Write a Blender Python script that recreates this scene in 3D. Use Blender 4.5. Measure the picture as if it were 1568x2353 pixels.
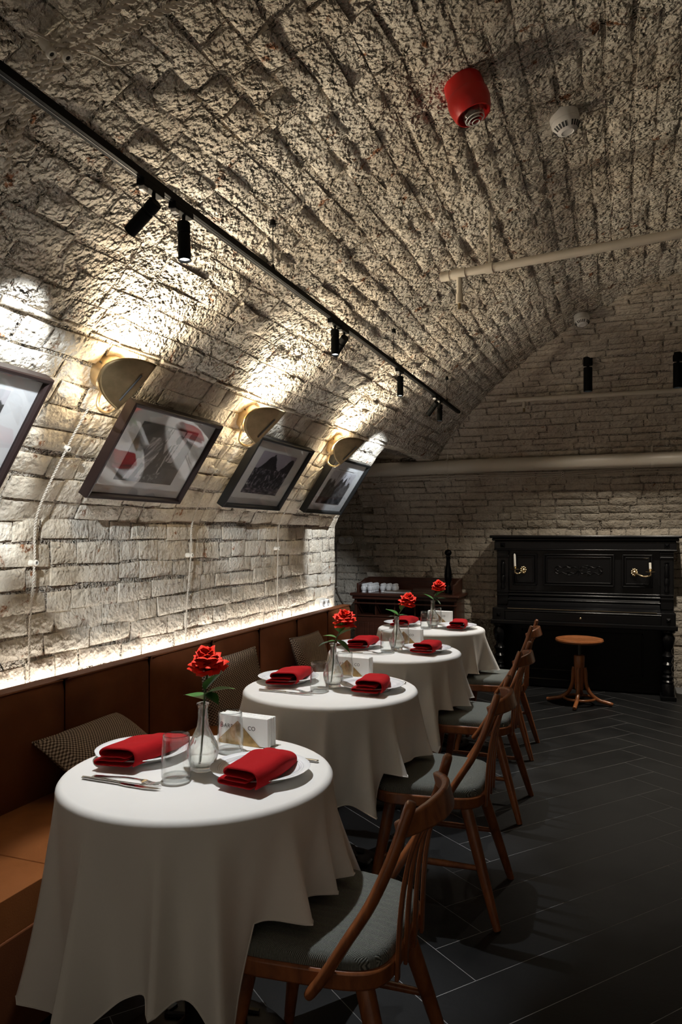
import bpy, bmesh, math, random
from mathutils import Vector, Matrix, noise
import numpy as np
PI = math.pi
R_ = math.radians
for o in list(bpy.data.objects): bpy.data.objects.remove(o)
scene = bpy.context.scene
COL = scene.collection

# ------------------------------------------------------------------ camera, world, exposure
YAW = math.atan(646/1700.0)
cam_d = bpy.data.cameras.new('camera'); cam = bpy.data.objects.new('camera', cam_d); COL.objects.link(cam)
cam_d.sensor_fit = 'AUTO'; cam_d.sensor_width = 36.0
cam_d.lens = 1700/2353*36.0
cam_d.shift_y = 51/2353
cam_d.clip_start = 0.02
cam.location = (0, 0, 1.36); cam.rotation_euler = (PI/2, 0, YAW)
scene.camera = cam
scene.view_settings.view_transform = 'Standard'
scene.view_settings.look = 'None'
scene.view_settings.gamma = 1.0
scene.view_settings.use_curve_mapping = False
scene.view_settings.exposure = 0.0
w = bpy.data.worlds.new('world'); scene.world = w; w.use_nodes = True
w.node_tree.nodes['Background'].inputs[0].default_value = (1.0, 0.84, 0.66, 1)
w.node_tree.nodes['Background'].inputs[1].default_value = 0.205
SPOT_W = 64.0      # table spots on the track
WALL_W = 75.0      # picture spots on the track
SCONCE_W = 52.0
PIANO_W = 92.0
LED_E = 42.0
COOL = (0.86, 0.93, 1.0)
TABLE = (0.96, 0.98, 1.0)
WARM = (1.0, 0.82, 0.58)
NEUT = (1.0, 0.90, 0.76)

# ------------------------------------------------------------------ helpers
def link(o, parent=None):
    COL.objects.link(o)
    if parent is not None: o.parent = parent
    return o
def tag(o, label=None, cat=None, group=None, kind=None):
    if label: o['label'] = label
    if cat: o['category'] = cat
    if group: o['group'] = group
    if kind: o['kind'] = kind
    return o
def thing(name, label, cat, loc=(0,0,0), rot=(0,0,0), group=None):
    o = bpy.data.objects.new(name, None); link(o)
    o.empty_display_size = 0.05
    o.location = loc; o.rotation_euler = rot
    return tag(o, label, cat, group)
def copy_tree(o, parent=None):
    c = o.copy(); COL.objects.link(c)
    if parent is not None:
        c.parent = parent
    for ch in list(o.children): copy_tree(ch, c)
    return c
def T(x=0, y=0, z=0): return Matrix.Translation((x, y, z))
def RX(a): return Matrix.Rotation(a, 4, 'X')
def RY(a): return Matrix.Rotation(a, 4, 'Y')
def RZ(a): return Matrix.Rotation(a, 4, 'Z')

class MB:
    def __init__(s): s.v = []; s.f = []
    def add(s, vs, fs, M=None):
        n = len(s.v)
        if M is not None: vs = [M @ Vector(p) for p in vs]
        s.v += [tuple(p) for p in vs]
        s.f += [tuple(i+n for i in f) for f in fs]
        return s
    def box(s, x0, x1, y0, y1, z0, z1, M=None):
        v = [(x0,y0,z0),(x1,y0,z0),(x1,y1,z0),(x0,y1,z0),(x0,y0,z1),(x1,y0,z1),(x1,y1,z1),(x0,y1,z1)]
        f = [(3,2,1,0),(4,5,6,7),(0,1,5,4),(1,2,6,5),(2,3,7,6),(3,0,4,7)]
        return s.add(v, f, M)
    def lathe(s, prof, n=24, M=None, cap=True, scallop=None):
        v = []; f = []
        for r, z in prof:
            for i in range(n):
                a = 2*PI*i/n
                rr = r*(scallop(a) if scallop else 1)
                v.append((rr*math.cos(a), rr*math.sin(a), z))
        m = len(prof)
        for j in range(m-1):
            for i in range(n):
                k = (i+1) % n
                f.append((j*n+i, j*n+k, (j+1)*n+k, (j+1)*n+i))
        if cap:
            if prof[0][0] > 1e-5: f.append(tuple(range(n-1, -1, -1)))
            if prof[-1][0] > 1e-5: f.append(tuple((m-1)*n+i for i in range(n)))
        return s.add(v, f, M)
    def cyl(s, r, z0, z1, n=20, M=None, r2=None):
        return s.lathe([(r, z0), (r if r2 is None else r2, z1)], n, M)
    def tube(s, pts, rad, n=10, M=None, up=None, ry=None, cap=True):
        pts = [Vector(p) for p in pts]; m = len(pts)
        if not isinstance(rad, (list, tuple)): rad = [rad]*m
        if ry is None: ry = rad
        elif not isinstance(ry, (list, tuple)): ry = [ry]*m
        v = []; f = []
        pu = Vector(up) if up else None
        side = None
        for j in range(m):
            t = (pts[min(j+1, m-1)] - pts[max(j-1, 0)]).normalized()
            if pu is not None: a = pu.cross(t)
            elif side is not None: a = side - t*side.dot(t)
            else:
                h = Vector((0,0,1)) if abs(t.z) < 0.9 else Vector((1,0,0)); a = h.cross(t)
            a.normalize(); side = a
            b = t.cross(a).normalized()
            for i in range(n):
                an = 2*PI*i/n
                v.append(pts[j] + a*(rad[j]*math.cos(an)) + b*(ry[j]*math.sin(an)))
        for j in range(m-1):
            for i in range(n):
                k = (i+1) % n
                f.append((j*n+i, j*n+k, (j+1)*n+k, (j+1)*n+i))
        if cap:
            f.append(tuple(range(n-1, -1, -1))); f.append(tuple((m-1)*n+i for i in range(n)))
        return s.add(v, f, M)
    def ribbon(s, pts, wv, w, th, M=None):
        # flat bar along pts, width direction wv (half width w), thickness th
        pts = [Vector(p) for p in pts]; wv = Vector(wv).normalized(); v = []; f = []; m = len(pts)
        for j in range(m):
            t = (pts[min(j+1, m-1)] - pts[max(j-1, 0)]).normalized()
            nn = wv.cross(t).normalized()
            ww = w[j] if isinstance(w, (list, tuple)) else w
            for a, b in ((-1,-1),(1,-1),(1,1),(-1,1)):
                v.append(pts[j] + wv*(ww*a) + nn*(th*b))
        for j in range(m-1):
            for i in range(4):
                k = (i+1) % 4
                f.append((j*4+i, j*4+k, (j+1)*4+k, (j+1)*4+i))
        f.append((3,2,1,0)); f.append(tuple((m-1)*4+i for i in range(4)))
        return s.add(v, f, M)
    def prism(s, outline, z0, z1, M=None):
        n = len(outline)
        v = [(x,y,z0) for x,y in outline] + [(x,y,z1) for x,y in outline]
        f = [tuple(range(n-1,-1,-1)), tuple(range(n, 2*n))] + [(i,(i+1)%n,n+(i+1)%n,n+i) for i in range(n)]
        return s.add(v, f, M)
    def grid(s, P, M=None, close_u=False):
        nu = len(P); nv = len(P[0])
        v = [p for row in P for p in row]; f = []
        for i in range(nu if close_u else nu-1):
            for j in range(nv-1):
                k = (i+1) % nu
                f.append((i*nv+j, k*nv+j, k*nv+j+1, i*nv+j+1))
        return s.add(v, f, M)
    def mesh(s, name, mat, smooth=40, fix=True):
        me = bpy.data.meshes.new(name); me.from_pydata(s.v, [], s.f); me.update()
        if fix:
            bm = bmesh.new(); bm.from_mesh(me); bmesh.ops.recalc_face_normals(bm, faces=bm.faces); bm.to_mesh(me); bm.free()
        if smooth:
            me.shade_smooth()
            if smooth < 180: me.set_sharp_from_angle(angle=R_(smooth))
        me.materials.append(mat)
        return me
    def build(s, name, mat, parent=None, smooth=40, fix=True, bevel=0, seg=2):
        o = bpy.data.objects.new(name, s.mesh(name, mat, smooth, fix)); link(o, parent)
        if bevel:
            b = o.modifiers.new('bevel', 'BEVEL'); b.width = bevel; b.segments = seg; b.limit_method = 'ANGLE'; b.angle_limit = R_(40)
        return o
def catmull(pts, n=6):
    P = [Vector(p) for p in pts]; P = [P[0]*2-P[1]] + P + [P[-1]*2-P[-2]]; out = []
    for i in range(1, len(P)-2):
        for k in range(n):
            t = k/n; a, b, c, d = P[i-1], P[i], P[i+1], P[i+2]
            out.append(0.5*((2*b) + (c-a)*t + (2*a-5*b+4*c-d)*t*t + (3*b-a-3*c+d)*t**3))
    out.append(P[-2]); return out
def aim(p, q):
    return (Vector(q)-Vector(p)).to_track_quat('-Z', 'Y').to_euler()

# ------------------------------------------------------------------ materials
def new_mat(name):
    m = bpy.data.materials.new(name); m.use_nodes = True
    return m, m.node_tree, m.node_tree.nodes['Principled BSDF']
def pm(name, col, rough=0.5, metal=0.0, spec=None, coat=0, **kw):
    m, nt, b = new_mat(name)
    b.inputs['Base Color'].default_value = (*col, 1); b.inputs['Roughness'].default_value = rough; b.inputs['Metallic'].default_value = metal
    if spec is not None: b.inputs['Specular IOR Level'].default_value = spec
    if coat: b.inputs['Coat Weight'].default_value = coat; b.inputs['Coat Roughness'].default_value = 0.1
    return m
def N(nt, t, **kw):
    n = nt.nodes.new(t)
    for k, v in kw.items(): setattr(n, k, v)
    return n
def noise_tex(nt, vec, scale, detail=4, rough=0.55, dist=0):
    n = N(nt, 'ShaderNodeTexNoise'); n.inputs['Scale'].default_value = scale; n.inputs['Detail'].default_value = detail
    n.inputs['Roughness'].default_value = rough; n.inputs['Distortion'].default_value = dist
    nt.links.new(vec, n.inputs['Vector']); return n.outputs['Fac']
def ramp(nt, fac, stops):
    r = N(nt, 'ShaderNodeValToRGB'); e = r.color_ramp.elements
    while len(e) < len(stops): e.new(0.5)
    for el, (p, c) in zip(e, stops):
        el.position = p; el.color = (*c, 1) if len(c) == 3 else c
    nt.links.new(fac, r.inputs['Fac']); return r.outputs['Color']
def mixc(nt, fac, a, b, mode='MIX'):
    n = N(nt, 'ShaderNodeMix'); n.data_type = 'RGBA'; n.blend_type = mode
    for s, val in ((n.inputs['Factor'], fac), (n.inputs['A'], a), (n.inputs['B'], b)):
        if isinstance(val, (int, float)): s.default_value = val
        elif isinstance(val, tuple): s.default_value = (*val, 1)
        else: nt.links.new(val, s)
    return n.outputs['Result']
def bump(nt, bsdf, h, strength, dist, prev=None):
    n = N(nt, 'ShaderNodeBump'); n.inputs['Strength'].default_value = strength; n.inputs['Distance'].default_value = dist
    nt.links.new(h, n.inputs['Height'])
    if prev is not None: nt.links.new(prev, n.inputs['Normal'])
    nt.links.new(n.outputs['Normal'], bsdf.inputs['Normal']); return n.outputs['Normal']
def math_(nt, op, a, b=None):
    n = N(nt, 'ShaderNodeMath'); n.operation = op
    for i, val in enumerate((a, b)):
        if val is None: continue
        if isinstance(val, (int, float)): n.inputs[i].default_value = val
        else: nt.links.new(val, n.inputs[i])
    return n.outputs[0]
def brick_mat(name, light, cream, chip, rough_amt, fine=55, deep=1.0):
    m, nt, b = new_mat(name)
    pos = N(nt, 'ShaderNodeNewGeometry').outputs['Position']
    n1 = noise_tex(nt, pos, 2.2, 4); n2 = noise_tex(nt, pos, 13, 6, 0.6); n3 = noise_tex(nt, pos, 10.0, 8, 0.72, 0.3)
    base = ramp(nt, n1, [(0.38, cream), (0.62, light)])
    base = mixc(nt, 0.45, base, ramp(nt, n2, [(0.3, (0.42,0.37,0.30)), (0.62, (0.86,0.83,0.77))]), 'MULTIPLY')
    chipf = ramp(nt, n3, [(chip, (0,0,0)), (chip+0.05, (1,1,1))])
    base = mixc(nt, chipf, base, ramp(nt, n2, [(0.3, (0.16,0.075,0.04)), (0.7, (0.36,0.16,0.075))]))
    nt.links.new(base, b.inputs['Base Color']); b.inputs['Roughness'].default_value = 0.92
    b.inputs['Specular IOR Level'].default_value = 0.15
    h1 = noise_tex(nt, pos, fine*1.15, 3, 0.5); h2 = noise_tex(nt, pos, fine*0.55, 2, 0.5)
    vor = N(nt, 'ShaderNodeTexVoronoi'); vor.inputs['Scale'].default_value = fine*1.1; nt.links.new(pos, vor.inputs['Vector'])
    pit = ramp(nt, vor.outputs['Distance'], [(0.05, (0,0,0)), (0.40, (1,1,1))])
    msk = ramp(nt, noise_tex(nt, pos, 5.0, 3), [(0.42, (0.6,0.6,0.6)), (0.60, (1,1,1))])
    hh = math_(nt, 'MULTIPLY', math_(nt, 'ADD', h1, math_(nt, 'MULTIPLY', pit, 0.22)), msk)
    p = bump(nt, b, h2, rough_amt, 0.055*deep)
    bump(nt, b, hh, rough_amt, 0.045*deep, p)
    return m
M_BRICK = brick_mat('whitewashed_brick', (0.78,0.73,0.64), (0.66,0.58,0.46), 0.605, 0.8, 42, 0.34)
M_VAULT = brick_mat('rough_whitewashed_vault_brick', (0.77,0.73,0.655), (0.67,0.605,0.51), 0.60, 1.0, 48, 0.72)
M_BACKB = brick_mat('back_wall_brick', (0.70,0.64,0.55), (0.60,0.53,0.44), 0.635, 0.6, 40, 0.5)
M_MORTAR = brick_mat('mortar', (0.70,0.65,0.57), (0.58,0.51,0.43), 0.66, 1.0, 60)
def tile_mat():
    m, nt, b = new_mat('black_slate_tile')
    pos = N(nt, 'ShaderNodeNewGeometry').outputs['Position']
    n1 = noise_tex(nt, pos, 3, 6); n2 = noise_tex(nt, pos, 60, 5)
    c = ramp(nt, n1, [(0.3, (0.0055,0.006,0.0065)), (0.7, (0.0115,0.012,0.0125))])
    nt.links.new(c, b.inputs['Base Color'])
    nt.links.new(math_(nt, 'ADD', math_(nt, 'MULTIPLY', n1, 0.25), 0.36), b.inputs['Roughness'])
    b.inputs['Specular IOR Level'].default_value = 0.22
    bump(nt, b, n2, 0.12, 0.004); return m
M_TILE = tile_mat()
M_GROUT = pm('pale_grout', (0.24,0.24,0.24), 0.9)
def wood_mat(name, c1, c2, rough=0.35, scale=(4,40,40), coat=0.3):
    m, nt, b = new_mat(name)
    tc = N(nt, 'ShaderNodeTexCoord'); mp = N(nt, 'ShaderNodeMapping'); mp.inputs['Scale'].default_value = scale
    nt.links.new(tc.outputs['Object'], mp.inputs['Vector'])
    n1 = noise_tex(nt, mp.outputs['Vector'], 1.6, 6, 0.6, 0.8)
    nt.links.new(ramp(nt, n1, [(0.3, c1), (0.7, c2)]), b.inputs['Base Color'])
    b.inputs['Roughness'].default_value = rough; b.inputs['Coat Weight'].default_value = coat; b.inputs['Coat Roughness'].default_value = 0.2
    bump(nt, b, n1, 0.05, 0.003); return m
M_CHAIR = wood_mat('chestnut_stained_wood', (0.15,0.045,0.015), (0.36,0.120,0.038), 0.32, (18,18,6))
M_STOOL = wood_mat('orange_bentwood', (0.20,0.065,0.022), (0.36,0.13,0.045), 0.28, (14,14,6))
M_MAHOG = wood_mat('dark_mahogany', (0.045,0.014,0.008), (0.095,0.030,0.016), 0.35, (3,30,30))
M_PIANO = pm('black_lacquer', (0.004,0.004,0.0045), 0.24, 0, 0.28)
M_BLACK = pm('black_powder_coat', (0.004,0.0045,0.004), 0.6, 0, 0.12)
M_IRON = pm('black_cast_iron', (0.008,0.008,0.008), 0.4, 0.3)
M_DARKWIRE = pm('grey_conductor', (0.10,0.10,0.10), 0.5, 1)
def brass_mat(name, c, rough, mott=0.25):
    m, nt, b = new_mat(name)
    tc = N(nt, 'ShaderNodeTexCoord')
    n1 = noise_tex(nt, tc.outputs['Object'], 28, 5)
    nt.links.new(ramp(nt, n1, [(0.3, tuple(x*(1-mott) for x in c)), (0.7, tuple(min(1,x*(1+mott)) for x in c))]), b.inputs['Base Color'])
    b.inputs['Metallic'].default_value = 1; b.inputs['Roughness'].default_value = rough; return m
M_BRASS = brass_mat('aged_brass', (0.27,0.205,0.115), 0.42, 0.15)
M_BRASSB = brass_mat('bright_brass', (0.60,0.48,0.30), 0.3, 0.12)
M_BRONZE = brass_mat('mottled_bronze', (0.36,0.24,0.11), 0.4, 0.45)
M_STEEL = pm('polished_steel', (0.72,0.71,0.68), 0.13, 1)
M_PORC = pm('white_porcelain', (0.86,0.87,0.88), 0.12, 0, 0.5)
M_PAPER = pm('white_paper', (0.86,0.85,0.82), 0.85)
M_INK = pm('black_ink', (0.02,0.02,0.02), 0.8)
M_WAX = pm('white_wax', (0.75,0.73,0.66), 0.5)
M_PLASTIC = pm('white_plastic', (0.80,0.79,0.76), 0.35)
M_GREYP = pm('dark_vent', (0.03,0.03,0.03), 0.6)
M_PIPE = pm('cream_painted_pipe', (0.66,0.60,0.50), 0.38)
M_ROPE = pm('cream_textile_cable', (0.60,0.54,0.45), 0.85)
M_CERAM = pm('cream_ceramic', (0.75,0.70,0.60), 0.35)
M_RED = pm('red_plastic', (0.52,0.012,0.010), 0.38)
M_FOLDER = pm('grey_brown_card', (0.20,0.155,0.12), 0.6)
M_FOLDERD = pm('brown_leatherette', (0.065,0.026,0.017), 0.45)
M_STEM = pm('green_stem', (0.035,0.075,0.015), 0.5)
def leather_mat(name, c1, c2):
    m, nt, b = new_mat(name)
    pos = N(nt, 'ShaderNodeNewGeometry').outputs['Position']
    n1 = noise_tex(nt, pos, 5, 5); n2 = noise_tex(nt, pos, 220, 3)
    nt.links.new(ramp(nt, n1, [(0.3, c1), (0.7, c2)]), b.inputs['Base Color'])
    b.inputs['Roughness'].default_value = 0.6; b.inputs['Specular IOR Level'].default_value = 0.10
    bump(nt, b, n2, 0.15, 0.002); return m
M_LEATH_SHADE = leather_mat('shaded_brown_leather', (0.115,0.037,0.014), (0.165,0.056,0.021))  # darker than the seat leather: low light on the backrest put into the colour
M_SEATL = leather_mat('tan_leather', (0.20,0.067,0.019), (0.28,0.10,0.030))
def cloth_mat(name, col, scale=900, amt=0.1, sheen=0.0, rough=0.9):
    m, nt, b = new_mat(name)
    tc = N(nt, 'ShaderNodeTexCoord'); n2 = noise_tex(nt, tc.outputs['Object'], scale, 2)
    n3 = noise_tex(nt, tc.outputs['Object'], 9, 4)
    nt.links.new(mixc(nt, n3, tuple(c*0.93 for c in col), col), b.inputs['Base Color'])
    b.inputs['Roughness'].default_value = rough; b.inputs['Sheen Weight'].default_value = sheen; b.inputs['Specular IOR Level'].default_value = 0.2
    bump(nt, b, n2, amt, 0.002); return m
M_CLOTH = cloth_mat('white_linen', (0.80,0.785,0.75), 700, 0.08)
M_NAPK = cloth_mat('red_napkin_cloth', (0.36,0.004,0.007), 500, 0.25)
def weave_mat(name, c1, c2, c3, s):
    m, nt, b = new_mat(name)
    tc = N(nt, 'ShaderNodeTexCoord')
    sx = N(nt, 'ShaderNodeSeparateXYZ'); nt.links.new(tc.outputs['Object'], sx.inputs[0])
    wx = math_(nt, 'SINE', math_(nt, 'MULTIPLY', sx.outputs[0], s)); wy = math_(nt, 'SINE', math_(nt, 'MULTIPLY', sx.outputs[1], s*0.8))
    p = math_(nt, 'MULTIPLY', wx, wy); p01 = math_(nt, 'ADD', math_(nt, 'MULTIPLY', p, 0.5), 0.5)
    n1 = noise_tex(nt, tc.outputs['Object'], 150, 3)
    c = ramp(nt, p01, [(0.25, c1), (0.55, c2), (0.85, c3)])
    nt.links.new(mixc(nt, 0.5, c, ramp(nt, n1, [(0.3, (0.5,0.5,0.5)), (0.7, (1,1,1))]), 'MULTIPLY'), b.inputs['Base Color'])
    b.inputs['Roughness'].default_value = 0.9; b.inputs['Specular IOR Level'].default_value = 0.1
    bump(nt, b, p01, 0.6, 0.004); return m
M_PILLOW = weave_mat('brown_woven_fabric', (0.07,0.048,0.034), (0.27,0.195,0.14), (0.55,0.43,0.32), 520)
def herring_mat():
    m, nt, b = new_mat('grey_green_herringbone_fabric')
    tc = N(nt, 'ShaderNodeTexCoord'); sx = N(nt, 'ShaderNodeSeparateXYZ'); nt.links.new(tc.outputs['Object'], sx.inputs[0])
    n0 = noise_tex(nt, tc.outputs['Object'], 30, 2)
    zig = math_(nt, 'PINGPONG', math_(nt, 'ADD', sx.outputs[1], math_(nt, 'MULTIPLY', n0, 0.006)), 0.012)
    wv = math_(nt, 'SINE', math_(nt, 'MULTIPLY', math_(nt, 'ADD', sx.outputs[0], zig), 1700.0))
    p01 = math_(nt, 'ADD', math_(nt, 'MULTIPLY', wv, 0.5), 0.5)
    n1 = noise_tex(nt, tc.outputs['Object'], 260, 3)
    c = ramp(nt, p01, [(0.3, (0.065,0.073,0.067)), (0.7, (0.28,0.295,0.268))])
    nt.links.new(mixc(nt, 0.5, c, ramp(nt, n1, [(0.3, (0.45,0.45,0.45)), (0.7, (1,1,1))]), 'MULTIPLY'), b.inputs['Base Color'])
    b.inputs['Roughness'].default_value = 0.92; b.inputs['Specular IOR Level'].default_value = 0.1
    bump(nt, b, p01, 0.4, 0.002); return m
M_HERR = herring_mat()
def thin_glass(name, tint=(1,1,1), gl=1.0, edge=0.5):
    m = bpy.data.materials.new(name); m.use_nodes = True; nt = m.node_tree; nt.nodes.clear()
    out = N(nt, 'ShaderNodeOutputMaterial'); mx = N(nt, 'ShaderNodeMixShader'); tr = N(nt, 'ShaderNodeBsdfTransparent'); gs = N(nt, 'ShaderNodeBsdfGlossy')
    gs.inputs['Roughness'].default_value = 0.03; gs.inputs['Color'].default_value = (gl,gl,gl,1)
    lw = N(nt, 'ShaderNodeLayerWeight'); lw.inputs['Blend'].default_value = 0.5
    nt.links.new(math_(nt, 'ADD', math_(nt, 'MULTIPLY', math_(nt, 'POWER', lw.outputs['Facing'], 2.5), 0.75), 0.04), mx.inputs[0])
    nt.links.new(mixc(nt, math_(nt, 'POWER', lw.outputs['Facing'], 4.0), tint, tuple(t_*edge for t_ in tint)), tr.inputs[0]); nt.links.new(tr.outputs[0], mx.inputs[1]); nt.links.new(gs.outputs[0], mx.inputs[2]); nt.links.new(mx.outputs[0], out.inputs[0])
    return m
M_TGLASS = thin_glass('thin_glass', (0.97,0.975,0.97), 1.0, 0.45)
M_PANE = thin_glass('picture_glass', (1,1,1), 0.8, 1.0)
def real_glass(name, ior, col=(1,1,1), share=0.55):
    m = bpy.data.materials.new(name); m.use_nodes = True; nt = m.node_tree; nt.nodes.clear()
    out = N(nt, 'ShaderNodeOutputMaterial'); mx = N(nt, 'ShaderNodeMixShader'); tr = N(nt, 'ShaderNodeBsdfTransparent'); gs = N(nt, 'ShaderNodeBsdfGlass')
    gs.inputs['IOR'].default_value = ior; gs.inputs['Roughness'].default_value = 0.0; gs.inputs['Color'].default_value = (*col,1); mx.inputs[0].default_value = share
    nt.links.new(tr.outputs[0], mx.inputs[1]); nt.links.new(gs.outputs[0], mx.inputs[2]); nt.links.new(mx.outputs[0], out.inputs[0]); return m
M_VGLASS = real_glass('cut_glass', 1.45, (0.97,0.98,0.97), 0.85)
M_WATER = real_glass('water', 1.2, (0.98,0.98,0.96), 0.5)
def emit_mat(name, col, s):
    m = bpy.data.materials.new(name); m.use_nodes = True; nt = m.node_tree; nt.nodes.clear()
    out = N(nt, 'ShaderNodeOutputMaterial'); e = N(nt, 'ShaderNodeEmission'); e.inputs[0].default_value = (*col,1); e.inputs[1].default_value = s
    nt.links.new(e.outputs[0], out.inputs[0]); return m
M_LENS = emit_mat('lit_spot_lens', (0.95,0.97,1.0), 6)
M_LED = emit_mat('led_diffuser', (1.0,0.97,0.91), LED_E)
M_BULB = emit_mat('lit_bulb', (1.0,0.84,0.60), 210.0)
def petal_mat():
    m, nt, b = new_mat('red_petal')
    tc = N(nt, 'ShaderNodeTexCoord'); n1 = noise_tex(nt, tc.outputs['Object'], 40, 3)
    nt.links.new(ramp(nt, n1, [(0.3, (0.78,0.016,0.006)), (0.7, (0.95,0.055,0.014))]), b.inputs['Base Color'])
    b.inputs['Roughness'].default_value = 0.6; b.inputs['Subsurface Weight'].default_value = 0.0; b.inputs['Specular IOR Level'].default_value = 0.2
    return m
M_PETAL = petal_mat()
M_LEAF = pm('rose_leaf_green', (0.045,0.16,0.028), 0.4)
M_CLEAR = thin_glass('clear_plastic', (0.75,0.72,0.70))

# ------------------------------------------------------------------ room shell
XL, YB, ZS = -2.06, 7.2, 1.42           # left wall, back wall, springing height
CXc, CZc, RV = 0.38, 0.19, 2.7325       # vault circle (distance from wall 2.44)
YJ, ZO = 5.28, 2.05                     # jamb of the alcove and height of its opening
PH0 = math.atan2(ZS-CZc, XL-CXc)
ARC = RV*(PH0-(PI-PH0))
Y0 = -1.2
def prof(a):          # arc coordinate -> (distance from wall d, z, nd, nz) ; n points into the room
    if a <= ZS: return 0.0, a, 1.0, 0.0
    ph = PH0 - (a-ZS)/RV
    return 2.44 + RV*math.cos(ph), CZc + RV*math.sin(ph), -math.cos(ph), -math.sin(ph)
def S_left(a, y, h):
    d, z, nd, nz = prof(a)
    return (XL + d + nd*h, y, z + nz*h)
def S_back(a, x, h):
    d, z, nd, nz = prof(a)
    return (x, YB - d - nd*h, z + nz*h)
rng = random.Random(7)
def brick_geo(S, a0, a1, u0, u1, proud, rough, seed, nu=4, na=3):
    # one brick: rounded, chipped block standing proud of the mortar
    r = random.Random(seed)
    ja = lambda: r.uniform(-1, 1)*0.004*(1+rough)
    ca = [a0+ja(), a1+ja(), a0+ja(), a1+ja()]      # corners (u0a0,u0a1,u1a0,u1a1)
    cu = [u0+ja(), u1+ja(), u0+ja(), u1+ja()]
    tilt_u = r.uniform(-1, 1)*0.004*rough; tilt_a = r.uniform(-1, 1)*0.004*rough
    ex = min(0.012, (a1-a0)*0.2); fu = [0, min(0.3, ex/(u1-u0)*1.3)]; fu += [1-f for f in reversed(fu)]
    if nu == 4: fu = [fu[0], fu[1], r.uniform(.4,.6), fu[2], fu[3]]
    e = min(0.32, ex/(a1-a0)*1.3); fa = [0, e, 1-e, 1]
    vs = []
    for i, f in enumerate(fu):
        for j, g in enumerate(fa):
            aa0 = ca[0]*(1-f)+ca[2]*f; aa1 = ca[1]*(1-f)+ca[3]*f
            uu0 = cu[0]*(1-g)+cu[2]*g; uu1 = cu[1]*(1-g)+cu[3]*g
            a = aa0*(1-g)+aa1*g; u = uu0*(1-f)+uu1*f
            edge = (i in (0, len(fu)-1)) or (j in (0, len(fa)-1))
            nz_ = noise.noise((u*13+seed*0.37, a*17, seed*0.11))*0.006*rough + noise.noise((u*37, a*41, 3.3))*0.006*rough
            h = proud + tilt_u*(f-.5) + tilt_a*(g-.5) + nz_ - (0.004+0.003*r.random() if edge else 0)
            vs.append(S(a, u, max(h, 0.002)))
    NU, NA = len(fu), len(fa)
    fs = [(i*NA+j, (i+1)*NA+j, (i+1)*NA+j+1, i*NA+j+1) for i in range(NU-1) for j in range(NA-1)]
    ring = [i*NA for i in range(NU)] + [(NU-1)*NA+j for j in range(1, NA)] + [i*NA+NA-1 for i in range(NU-2, -1, -1)] + [j for j in range(NA-2, 0, -1)]
    n0 = len(vs)
    for k in ring:
        i, j = divmod(k, NA)
        f, g = fu[i], fa[j]
        a = (ca[0]*(1-f)+ca[2]*f)*(1-g)+(ca[1]*(1-f)+ca[3]*f)*g; u = (cu[0]*(1-g)+cu[2]*g)*(1-f)+(cu[1]*(1-g)+cu[3]*g)*f
        vs.append(S(a, u, -0.012))
    L = len(ring)
    fs += [(ring[k], n0+k, n0+(k+1) % L, ring[(k+1) % L]) for k in range(L)]
    return vs, fs
def pxy(p):
    c, s = math.cos(YAW), math.sin(YAW)
    dp = -s*p[0]+c*p[1]
    if dp < 0.3: return None
    return 784+1700*(c*p[0]+s*p[1])/dp, 1227-1700*(p[2]-1.36)/dp
def px_area(vs):
    q = [pxy(v) for v in vs]
    if any(t is None for t in q): return 0
    xs = [t[0] for t in q]; ys = [t[1] for t in q]
    cx, cy = sum(xs)/len(xs), sum(ys)/len(ys)
    if not (-60 < cx < 1630 and -60 < cy < 2410): return 0
    return (max(xs)-min(xs))*(max(ys)-min(ys))
def lay_bricks(S, courses, urange, lens, rough, gap, seed, proud=(0.010, 0.026), keep=None):
    out = []; r = random.Random(seed); k = 0
    for ci, (a0, a1) in enumerate(courses):
        um = 0.5*(a0+a1); lo, hi = urange(um, a0, a1)
        if hi-lo < 0.05: continue
        u = lo - r.uniform(0, lens[-1]) if lo < 0.2 else lo
        wob_ph = r.uniform(0, 6)
        alt = ci % 2
        while u < hi-0.03:
            L = r.choice(lens)*r.uniform(0.9, 1.1) if r.random() < .5 else lens[alt % len(lens)]*r.uniform(.93, 1.07)
            alt += 1 if r.random() < .7 else 0
            e = min(u+L, hi)
            if hi-e < 0.06: e = hi
            if keep is None or keep(um, 0.5*(u+e)):
                wob = 0.006*math.sin(u*1.7+wob_ph)+0.004*math.sin(u*5.1+ci)
                g = gap*r.uniform(.7, 1.4)
                pr = r.uniform(*proud)
                if r.random() < 0.05*rough: pr *= 0.35
                vs, fs = brick_geo(S, a0+g/2+wob, a1-g/2+wob, u+g/2, e-g/2, pr, rough, seed*1000+k)
                out.append((px_area(vs[:20]), vs, fs))
            k += 1; u = e
    return out
def brick_wall(owner, bricks, mat, limit=300):
    bricks.sort(key=lambda t: -t[0])
    for ar, vs, fs in bricks[:limit]:
        mb = MB().add(vs, fs); mb.build('brick', mat, owner, 50, False)
    rest = MB()
    for ar, vs, fs in bricks[limit:]: rest.add(vs, fs)
    if rest.v: tag(rest.build('brick_field', mat, owner, 50, False), kind='stuff')
def courses(a0, a1, h, seed, jit=0.10):
    r = random.Random(seed); out = []; a = a0
    while a < a1-0.02:
        b = a+h*r.uniform(1-jit, 1+jit)
        out.append((a, b)); a = b
    return out
def backing(name, S, alist, urange, mat, parent=None, step=0.3, h=0.0):
    mb = MB()
    rows = []
    for a in alist:
        lo, hi = urange(a, a, a)
        rows.append([S(a, lo+(hi-lo)*i/20, h) for i in range(21)])
    mb.grid(rows)
    return mb.build(name, mat, parent, 60, False)
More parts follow.
